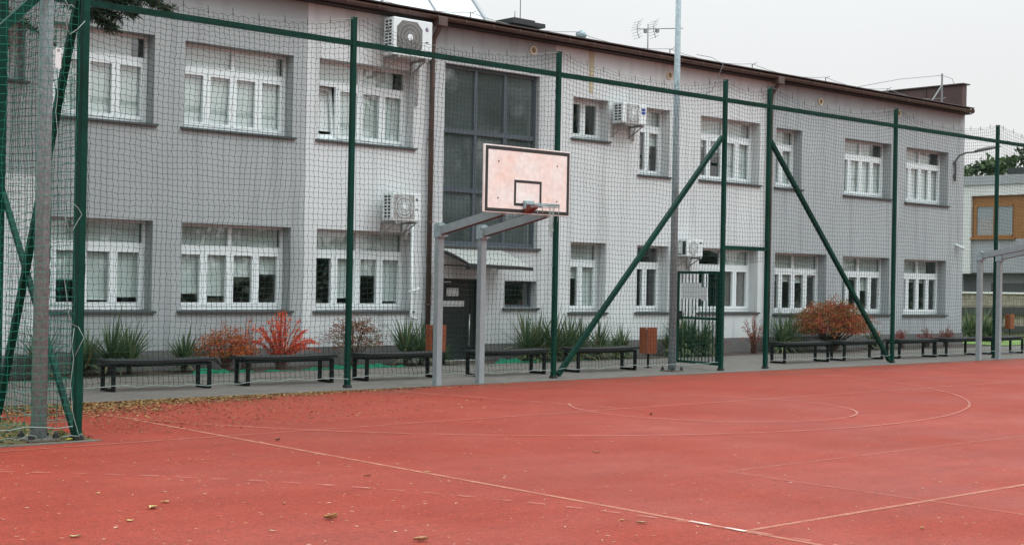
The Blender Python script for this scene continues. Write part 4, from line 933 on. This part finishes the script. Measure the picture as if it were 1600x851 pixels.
mound_shrub(sx(552, 22.3), 22.3, .98, .55, 'airy brown red shrub behind the tall post and third bench', 3000, 8, [(.23, .07, .035), (.15, .095, .035), (.30, .075, .035), (.13, .105, .04)], .055, fill=.25)
mound_shrub(sx(1300, 22.0), 22.0, 1.30, 1.12, 'big rounded rust red and green bush under the right hand windows', 21000, 9, [(.40, .085, .035), (.33, .10, .035), (.46, .13, .035), (.36, .05, .04), (.16, .145, .035), (.27, .155, .035)], .065, fill=.4)
plume_shrub(sx(1178, 22.3), 22.3, .98, .62, 'sparse leafless looking red twig shrub in the gate opening', 30, 10, [(.34, .09, .05), (.28, .05, .04), (.40, .14, .07)], .30, .05, bare=.3)
plume_shrub(sx(1118, 22.35), 22.35, .72, .55, 'low red shrub behind the hinge side of the gate', 14, 20, [(.30, .035, .03), (.24, .04, .04)], .35, .045, bare=.3)
plume_shrub(sx(1408, 22.4), 22.4, .52, .42, 'small pinkish red tuft right of the post with the brace', 20, 12, [(.33, .07, .06), (.25, .05, .045)], .5, .045)
plume_shrub(sx(1447, 22.4), 22.4, .50, .5, 'low red tangle with tall dark bare shoots below the last window', 22, 13, [(.30, .06, .05), (.22, .05, .04)], .5, .045, bare=.15)
plume_shrub(sx(1478, 22.4), 22.4, .55, .45, 'low rust red tangle near the right corner of the school', 20, 14, [(.26, .07, .035), (.28, .05, .045)], .5, .045, bare=.1)

# crinkled green film along the bed edge
b = MB(); x = 9.6; rgf = random.Random(3)
zprev = .05
while x < 22:
    x2 = x+rgf.uniform(.06, .16); z2 = max(.012, .05+.035*math.sin(x*1.7)+rgf.uniform(-.03, .035)) if math.sin(x*.9+1) > -.55 else .009; ya = 21.93+rgf.uniform(-.02, .02)
    b.quad((x, 21.94, .006), (x2, 21.94, .006), (x2, ya, z2), (x, 21.93, zprev))
    zprev = z2; x = x2
tag(b.build('edging_film', M['film']), 'crinkled green plastic film edging the planting bed under the left benches', 'edging')

# ------------------------------------------------------------------ conifer branch at the top left
def conifer(x, y, h, label, seed=3):
    rg = random.Random(seed); root = empty('spruce_tree', (x, y, 0)); tag(root, label, 'tree')
    b = MB(); b.tube([(0, 0, 0), (.05, 0, h*.5), (0, .05, h)], [.17, .11, .02], 10); b.build('trunk', M['bark'], root)
    V, F, T = [], [], []; lm = MB()
    for i in range(64):
        z = rg.uniform(5.3, h-.2); az = rg.uniform(0, 2*math.pi) if i > 20 else rg.uniform(-.22, .30)
        ln = rg.uniform(1.4, 2.4)*(1-(z-5.3)/(h-5)*.8)
        if i <= 20: z = rg.uniform(6.32, 7.8); ln = 4.3*rg.uniform(.75, 1)*(1-.12*(z-6.1))
        d = Vector((math.cos(az), math.sin(az), 0)); pts = [Vector((0, 0, z))+d*ln*t+Vector((0, 0, .15*t-.85*t*t)) for t in [k_/8 for k_ in range(9)]]
        lm.tube(pts, [.035*(1-k_/9)+.004 for k_ in range(9)], 5, False)
        for k_ in range(int((200 if i <= 20 else 60)*ln)):
            t = rg.uniform(.12, 1); q = t*8; a = int(min(q, 7)); p = pts[a].lerp(pts[a+1], q-a); sd = rg.choice((-1, 1)); lt = rg.uniform(.15, .55)*(1.15-t*.7)
            tw = (d*.6+Vector((-d.y, d.x, 0))*sd*rg.uniform(.3, 1)+Vector((0, 0, rg.uniform(-.75, .05)))).normalized()
            g = rg.uniform(.55, 1.5); c = (.026*g, .050*g, .018*g, 1)
            if rg.random() < .12: c = (.07*g, .065*g, .03*g, 1)
            for r_ in range(9):
                pp = p+tw*lt*(r_/9); leaf_card(V, F, T, pp, rg, .085, c, .21, tw*.8)
    lm.build('limbs', M['bark'], root); finish('foliage', V, F, T, M['leaf'], root); return root
conifer(6.85, 20.6, 9.5, 'dark spruce whose branch hangs into the top left corner above the rail')

def broadleaf(x, y, h, w, label, seed=0, n=9000, z0=.3, col_=(.04, .065, .022), name='tree', ls=.22, group=None, cat='tree'):
    rg = random.Random(seed); root = empty(name, (x, y, 0)); tag(root, label, cat, group)
    b = MB(); b.tube([(0, 0, 0), (.1, 0, h*.35), (.05, .1, h*.8)], [.22, .15, .04], 8)
    V, F, T = [], [], []; cl = []
    for i in range(34):
        az = rg.uniform(0, 2*math.pi); r = rg.random()**.5*w; z = h*(z0+(1-z0)*rg.random()); sh = 1-abs((z/h-z0-.35*(1-z0))/(1-z0))**1.5*.9
        c = Vector((math.cos(az)*r*sh, math.sin(az)*r*sh, z)); cl.append((c, rg.uniform(.3, .6)*w*.55, rg.uniform(.6, 1.4)))
        if i % 3 == 0: b.tube([(.06, .03, h*.35+.2*rg.random()), c*.6+Vector((0, 0, h*.15)), c], [.07, .04, .01], 5, False)
    b.build('trunk', M['bark'], root)
    for k_ in range(n):
        c, r, g = rg.choice(cl); p = c+Vector((rg.gauss(0, r*.55), rg.gauss(0, r*.55), rg.gauss(0, r*.45))); g2 = g*rg.uniform(.7, 1.3)
        leaf_card(V, F, T, p, rg, ls*rg.uniform(.6, 1.2), (col_[0]*g2, col_[1]*g2, col_[2]*g2, 1), .5)
    finish('crown', V, F, T, M['leaf'], root); return root
# beyond the neighbour's roof
for i, (px, py, X, w) in enumerate(((1533, 262, 84, 1.7), (1556, 266, 90, 1.5), (1592, 252, 84, 2.2))):
    p = at(px, py, x=X); broadleaf(X, p.y, p.z+.4, w, ['leafy tree top left of the dark vent above the far house roof', 'low leafy tree top just right of the dark roof vent', 'leafy tree top at the far right edge above the house roof'][i], 50+i, 2600, .3, (.055, .085, .03), ls=.45, group='trees beyond the far house')
# trees across the court, behind the camera, seen only as reflections in the glazing
broadleaf(43, -6, 15, 4.2, 'tall tree across the court mirrored in the stair window', 60, 9000, .2, (.06, .08, .045), ls=.6)
broadleaf(54, -9, 13, 4.2, 'tree across the court mirrored in the right of the stair window', 61, 16000, .2, (.045, .065, .03), ls=.7)
V, F, T = [], [], []; rgt = random.Random(8)
for k_ in range(9000):
    x = rgt.uniform(10, 125); hh = 4.2+1.6*math.sin(x*.35)+1.1*math.sin(x*.9+2); p = Vector((x, -24+rgt.uniform(-1.5, 1.5), rgt.random()**.8*hh)); g = rgt.uniform(.5, 1.3); leaf_card(V, F, T, p, rgt, .9, (.035*g, .055*g, .02*g, 1), .7)
tag(finish('distant_trees', V, F, T, M['leaf']), 'dark band of trees across the court reflected in the ground floor windows', 'trees', kind='stuff')

# ------------------------------------------------------------------ neighbour house, wall
hs = empty('house', (60, 34, 0)); XH = 60
def hp(b, name, m, parent=hs):
    o = b.build(name, m); o.parent = parent; o.matrix_parent_inverse = Matrix.Translation(-Vector((60, 34, 0))); return o
b = MB(); b.box(XH, XH+10, 28, 48, 6.0, 6.5); b.box(XH, XH+10, 34.88, 48, 2.4, 6.0); hp(b, 'wall', M['house_white'])
b = MB(); b.box(XH-.08, XH+10, 27.9, 48, 6.5, 6.92); hp(b, 'parapet', M['house_grey'])
b = MB(); b.box(XH+.12, XH+10, 28, 34.88, 2.45, 4.0); hp(b, 'wall', M['house_grey'])
b = MB(); b.box(XH+.15, XH+10, 28, 34.87, 4.0, 6.0)
clad = hp(b, 'wood_cladding', M['orange_wood'])
b = MB(); b.box(XH+.6, XH+10, 28, 48, 0, 2.45); hp(b, 'wall', mat('house_base', (.22, .22, .22), .8))
b = MB(); b.box(XH+.06, XH+.15, 34.62, 34.74, 4.08, 5.6); b.box(XH+.06, XH+.15, 32.85, 34.62, 5.5, 5.6); b.box(XH+.06, XH+.15, 32.85, 34.62, 4.08, 4.18); b.box(XH+.06, XH+.15, 33.60, 33.78, 4.18, 5.5); b.box(XH-.02, XH+.12, 32.7, 34.9, 3.98, 4.07)
w = hp(b, 'window', M['orange_wood']); b = MB(); b.quad((XH+.11, 32.85, 4.18), (XH+.11, 34.62, 4.18), (XH+.11, 34.62, 5.5), (XH+.11, 32.85, 5.5)); g_ = b.build('pane', mat('far_glass', (.20, .23, .24), .08, spec=1.0)); g_.parent = w
b = MB(); b.quad((XH+.105, 33.82, 4.2), (XH+.105, 34.55, 4.2), (XH+.105, 34.55, 4.95), (XH+.105, 33.82, 4.95)); c_ = b.build('net_curtain', M['curtain']); c_.parent = w
b = MB(); b.box(XH+.55, XH+.6, 34.7, 35.5, 1.5, 2.38); b.box(XH+.55, XH+.6, 32.4, 34.1, 1.3, 1.98); b.box(XH+.55, XH+.6, 29, 32.0, 1.3, 1.95); hp(b, 'basement_window', M['house_dark'])
b = MB(); b.box(XH+3, XH+3.9, 33.9, 34.7, 6.9, 7.5); hp(b, 'chimney', M['black']); b = MB(); b.box(XH+3, XH+4.5, 32.2, 33.2, 6.9, 7.35); b.box(XH+3, XH+4, 33.0, 33.3, 6.9, 7.55); hp(b, 'roof_unit', M['house_white'])
tag(hs, 'modern white and grey house with orange wood panel at the far right edge', 'house')
bw = empty('boundary_wall', (50, 26.5, 0)); tag(bw, 'pale stone boundary wall with dark timber rails beyond the school end', 'wall')
def bwp(b, name, m): o = b.build(name, m); o.parent = bw; o.matrix_parent_inverse = Matrix.Translation(-Vector((50, 26.5, 0))); return o
b = MB(); rgw = random.Random(2)
for r_ in range(7):
    x = 40.5+(r_ % 2)*.2
    while x < 70: l = rgw.uniform(.3, .7); b.box(x, x+l-.012, 26.5+rgw.uniform(-.012, .012), 26.8, r_*.22, r_*.22+.212); x += l
bwp(b, 'stonework', M['stone'])
b = MB(); b.box(40.4, 70, 26.44, 26.86, 1.545, 1.60); bwp(b, 'coping', M['house_white'])
for z0, z1 in ((.78, 1.06), (.15, .36)): b = MB(); b.box(40.6, 70, 26.38, 26.46, z0, z1); bwp(b, 'timber_rail', M['darkwood'])

# ------------------------------------------------------------------ fallen leaves
def litter_quads(pts, sizes, cols, name, label, aspect=(.3, .7), curl=.35):
    V, F, T = [], [], []; rg = random.Random(len(pts))
    for (x, y, z), s, c in zip(pts, sizes, cols):
        a = rg.uniform(0, 2*math.pi); d = Vector((math.cos(a), math.sin(a), rg.uniform(-curl, curl)*.3)); p_ = Vector((-math.sin(a), math.cos(a), rg.uniform(-curl, curl))); ap = rg.uniform(*aspect); k_ = len(V); o_ = Vector((x, y, z+.004))
        V += [o_-d*s*.5, o_+p_*s*ap*.5+Vector((0, 0, s*curl*.5)), o_+d*s*.5+Vector((0, 0, s*curl*.3)), o_-p_*s*ap*.5+Vector((0, 0, s*curl*.4))]; T += [c]*4; F.append((k_, k_+1, k_+2, k_+3))
    o = finish(name, V, F, T, M['litter']); tag(o, label, 'leaf litter', kind='stuff'); return o
rl = random.Random(21); LC = [(.22, .12, .04, 1), (.28, .17, .055, 1), (.15, .08, .03, 1), (.34, .24, .10, 1), (.08, .045, .022, 1), (.26, .13, .035, 1)]
P, S, C_ = [], [], []
while len(P) < 9000:                       # along the kerb at the left and around the corner
    x = 6.9+abs(rl.gauss(0, 3.0)); y = 17.82-abs(rl.gauss(0, .30))*(2.4 if x < 9 else 1.2 if x < 11 else .7)
    if x > 16 or y < 14: continue
    P.append((x, y, 0)); S.append(rl.uniform(.02, .055)); C_.append(rl.choice(LC))
while len(P) < 11500:                       # thinner drift across the corner of the court
    x = 7.0+abs(rl.gauss(0, 2.6)); y = rl.uniform(14.0, 17.6)
    if rl.random() > (y-13.2)/4.4: continue
    P.append((x, y, 0)); S.append(rl.uniform(.015, .045)); C_.append(rl.choice(LC))
while len(P) < 16500:                      # the verge inside the corner fence
    P.append((rl.uniform(1.5, 6.75), rl.uniform(13.95, 17.9), .004)); S.append(rl.uniform(.03, .075)); C_.append(rl.choice(LC))
litter_quads(P, S, C_, 'leaf_litter', 'brown drift of small fallen leaves around the near corner and along the kerb')
P, S, C_ = [], [], []
for k_ in range(6000):
    d = 4.5+rl.random()**.7*16; a = R(41.9+rl.uniform(-22, 22)); x, y = d*math.sin(a), d*math.cos(a)
    if y > 17.7 or (x < 6.9 and y > 13.7): continue
    if rl.random() > .25+.75*max(0, 1-(x/14)): continue
    P.append((x, y, 0)); S.append(rl.uniform(.012, .05)); C_.append(rl.choice([(.62, .42, .28, 1), (.52, .36, .19, 1), (.10, .04, .025, 1), (.07, .03, .02, 1), (.6, .48, .34, 1)]))
litter_quads(P, S, C_, 'needle_litter', 'pale needles and dark crumbs strewn over the red court', (.08, .3), .1)
# grass tufts on the verge
V, F, T = [], [], []; rg_ = random.Random(4)
for k_ in range(5200):
    x, y = rg_.uniform(1.5, 6.7), rg_.uniform(13.95, 17.9)
    if math.sin(x*3.1)+math.sin(y*2.7+1)+rg_.gauss(0, .5) < .25: continue
    g = rg_.uniform(.6, 1.4); a = rg_.uniform(0, 6.28); leaf_card(V, F, T, Vector((x, y, .002)), rg_, rg_.uniform(.04, .10), (.09*g, .13*g, .03*g, 1), .14, (math.cos(a)*.4, math.sin(a)*.4, 1))
tag(finish('grass', V, F, T, M['leaf']), 'short grass among leaves behind the corner fence', 'grass', kind='stuff')

def dry_leaf(px, py, size, c, label, curl=.5, aspect=.5, rz=0, seed=0):
    p = at(px, py, z=0); rg = random.Random(seed); V, F, T = [], [], []; n, m_ = 8, 5; curl *= .7; size *= .95
    for i in range(n+1):
        t = i/n; wv = math.sin(math.pi*min(max(t, .03), .985))**.8*aspect*(1+.25*math.sin(t*17+seed))
        for j in range(m_):
            s = (j/(m_-1)-.5)*2; x = (t-.5)*size; y = s*wv*size*.5
            z = .006+curl*size*(.35*(s*s)+.25*(t-.5)**2*2)*(1+.3*math.sin(seed+t*5))+abs(rg.gauss(0, size*.012)); g = 1+.25*math.sin(t*9+s*3+seed)
            V.append(Vector((x, y, z))); T.append((c[0]*g, c[1]*g, c[2]*g, 1))
    for i in range(n):
        for j in range(m_-1): a = i*m_+j; F.append((a, a+1, a+m_+1, a+m_))
    o = finish('dry_leaf', V, F, T, M['litter']); o.location = (p.x, p.y, 0); o.rotation_euler.z = rz; tag(o, label, 'leaf', 'larger fallen leaves on the court'); return o
TAN, BR, YE, DK = (.48, .34, .15), (.36, .22, .09), (.52, .43, .18), (.12, .06, .035)
for i, (px, py, s, c, cu, asp, rz, lab) in enumerate((
    (239, 794, .095, YE, .6, .8, .6, 'pale yellow crumpled leaf, larger of a close pair at the lower left'), (258, 785, .075, YE, .5, .6, .2, 'tan leaf just right of and behind the pale crumpled one'), (203, 814, .06, YE, .4, .6, -.6, 'small olive yellow leaf below the close pair'),
    (117, 839, .085, (.32, .27, .14), .4, .5, -.7, 'greyish tan leaf near the bottom left corner'), (516, 811, .105, BR, 1.1, .5, -.75, 'rolled brown leaf lying by itself in the lower left middle'), (657, 845, .11, (.42, .25, .13), .7, .4, -.5, 'long light brown leaf at the bottom edge of the photo'),
    (1003, 818, .085, (.38, .27, .16), .5, .35, -.8, 'flat tan leaf below the long diagonal line at the right of centre'), (972, 813, .045, YE, .5, .6, .3, 'tiny yellow leaf left of the flat tan one'), (932, 707, .08, BR, .6, .35, -.7, 'small brown leaf on the open red surface right of centre'),
    (668, 738, .06, YE, .4, .4, -.6, 'small yellow leaf lying on the diagonal line'), (573, 744, .07, DK, .4, .3, -.7, 'dark brown scrap just below the diagonal line'), (434, 688, .07, DK, .9, .6, .2, 'dark curled scrap near the left crossing of the lines'), (1017, 648, .06, DK, 1.2, .7, .2, 'dark speck of leaf far out on the right of centre court'),
    (444, 787, .045, YE, .8, .6, 1.1, 'small upright tan leaf left of the rolled brown one'), (426, 830, .06, (.5, .42, .3), .3, .3, -.9, 'thin pale leaf sliver at the bottom left of centre'), (153, 771, .035, YE, .5, .8, 0, 'tiny pale leaf nearest the left edge'), (1441, 826, .045, BR, .8, .6, .7, 'small brown scrap in the lower right of the court'), (108, 688, .10, (.5, .42, .06), .5, .45, .2, 'bright yellow leaf at the foot of the near corner post'))):
    dry_leaf(px, py, s, c, lab, cu, asp, rz, i)

# ------------------------------------------------------------------ light
w = bpy.data.worlds.new('World'); sc.world = w; w.use_nodes = True; nt = w.node_tree; N = nt.nodes; L = nt.links
SUN_EL, SUN_AZ = 48, 150
sky = N.new('ShaderNodeTexSky'); sky.sky_type = 'NISHITA'; sky.sun_disc = False; sky.sun_elevation = R(SUN_EL); sky.sun_rotation = R(SUN_AZ); sky.air_density = 1.5; sky.dust_density = 4
hsv = N.new('ShaderNodeHueSaturation'); hsv.inputs['Saturation'].default_value = .10; L.new(sky.outputs[0], hsv.inputs['Color'])
bg = N['Background']; bg.inputs['Strength'].default_value = .025; L.new(hsv.outputs[0], bg.inputs['Color'])
# overcast cover: brighter overhead than at the horizon
tc = N.new('ShaderNodeTexCoord'); sp = N.new('ShaderNodeSeparateXYZ'); L.new(tc.outputs['Generated'], sp.inputs[0])
mr = N.new('ShaderNodeMapRange'); mr.interpolation_type = 'SMOOTHSTEP'; mr.inputs[1].default_value = .12; mr.inputs[2].default_value = .95; mr.inputs[3].default_value = .80; mr.inputs[4].default_value = 2.9; L.new(sp.outputs['Z'], mr.inputs[0])
nz = N.new('ShaderNodeTexNoise'); nz.inputs['Scale'].default_value = 3; nz.inputs['Detail'].default_value = 5; L.new(tc.outputs['Generated'], nz.inputs['Vector'])
m2 = N.new('ShaderNodeMapRange'); m2.inputs[3].default_value = .93; m2.inputs[4].default_value = 1.05; L.new(nz.outputs['Fac'], m2.inputs[0])
mm = N.new('ShaderNodeMath'); mm.operation = 'MULTIPLY'; L.new(mr.outputs[0], mm.inputs[0]); L.new(m2.outputs[0], mm.inputs[1])
bg2 = N.new('ShaderNodeBackground'); cm = N.new('ShaderNodeMix'); cm.data_type = 'RGBA'; cm.inputs[6].default_value = (.985, .993, 1, 1); cm.inputs[7].default_value = (.86, .965, 1, 1)
rr_ = N.new('ShaderNodeMapRange'); rr_.inputs[1].default_value = .12; rr_.inputs[2].default_value = .5; L.new(sp.outputs['Z'], rr_.inputs[0]); L.new(rr_.outputs[0], cm.inputs[0]); L.new(cm.outputs[2], bg2.inputs['Color']); L.new(mm.outputs[0], bg2.inputs['Strength'])
ad = N.new('ShaderNodeAddShader'); L.new(bg.outputs[0], ad.inputs[0]); L.new(bg2.outputs[0], ad.inputs[1]); L.new(ad.outputs[0], N['World Output'].inputs['Surface'])
sl = bpy.data.lights.new('sun', 'SUN'); sl.energy = .7; sl.angle = R(25); sl.color = (.96, .99, 1); so = bpy.data.objects.new('sun', sl); col.objects.link(so)
az = R(SUN_AZ); dirv = Vector((math.sin(az)*math.cos(R(SUN_EL)), math.cos(az)*math.cos(R(SUN_EL)), math.sin(R(SUN_EL))))
so.rotation_euler = dirv.to_track_quat('Z', 'Y').to_euler(); so.location = (10, 0, 30)
vs_ = sc.view_settings; vs_.view_transform = 'Standard'; vs_.look = 'None'; vs_.exposure = 0; vs_.gamma = 1; vs_.use_curve_mapping = False
sc.cycles.max_bounces = 8; sc.cycles.transparent_max_bounces = 16; sc.cycles.use_denoising = True; sc.cycles.sample_clamp_indirect = 4
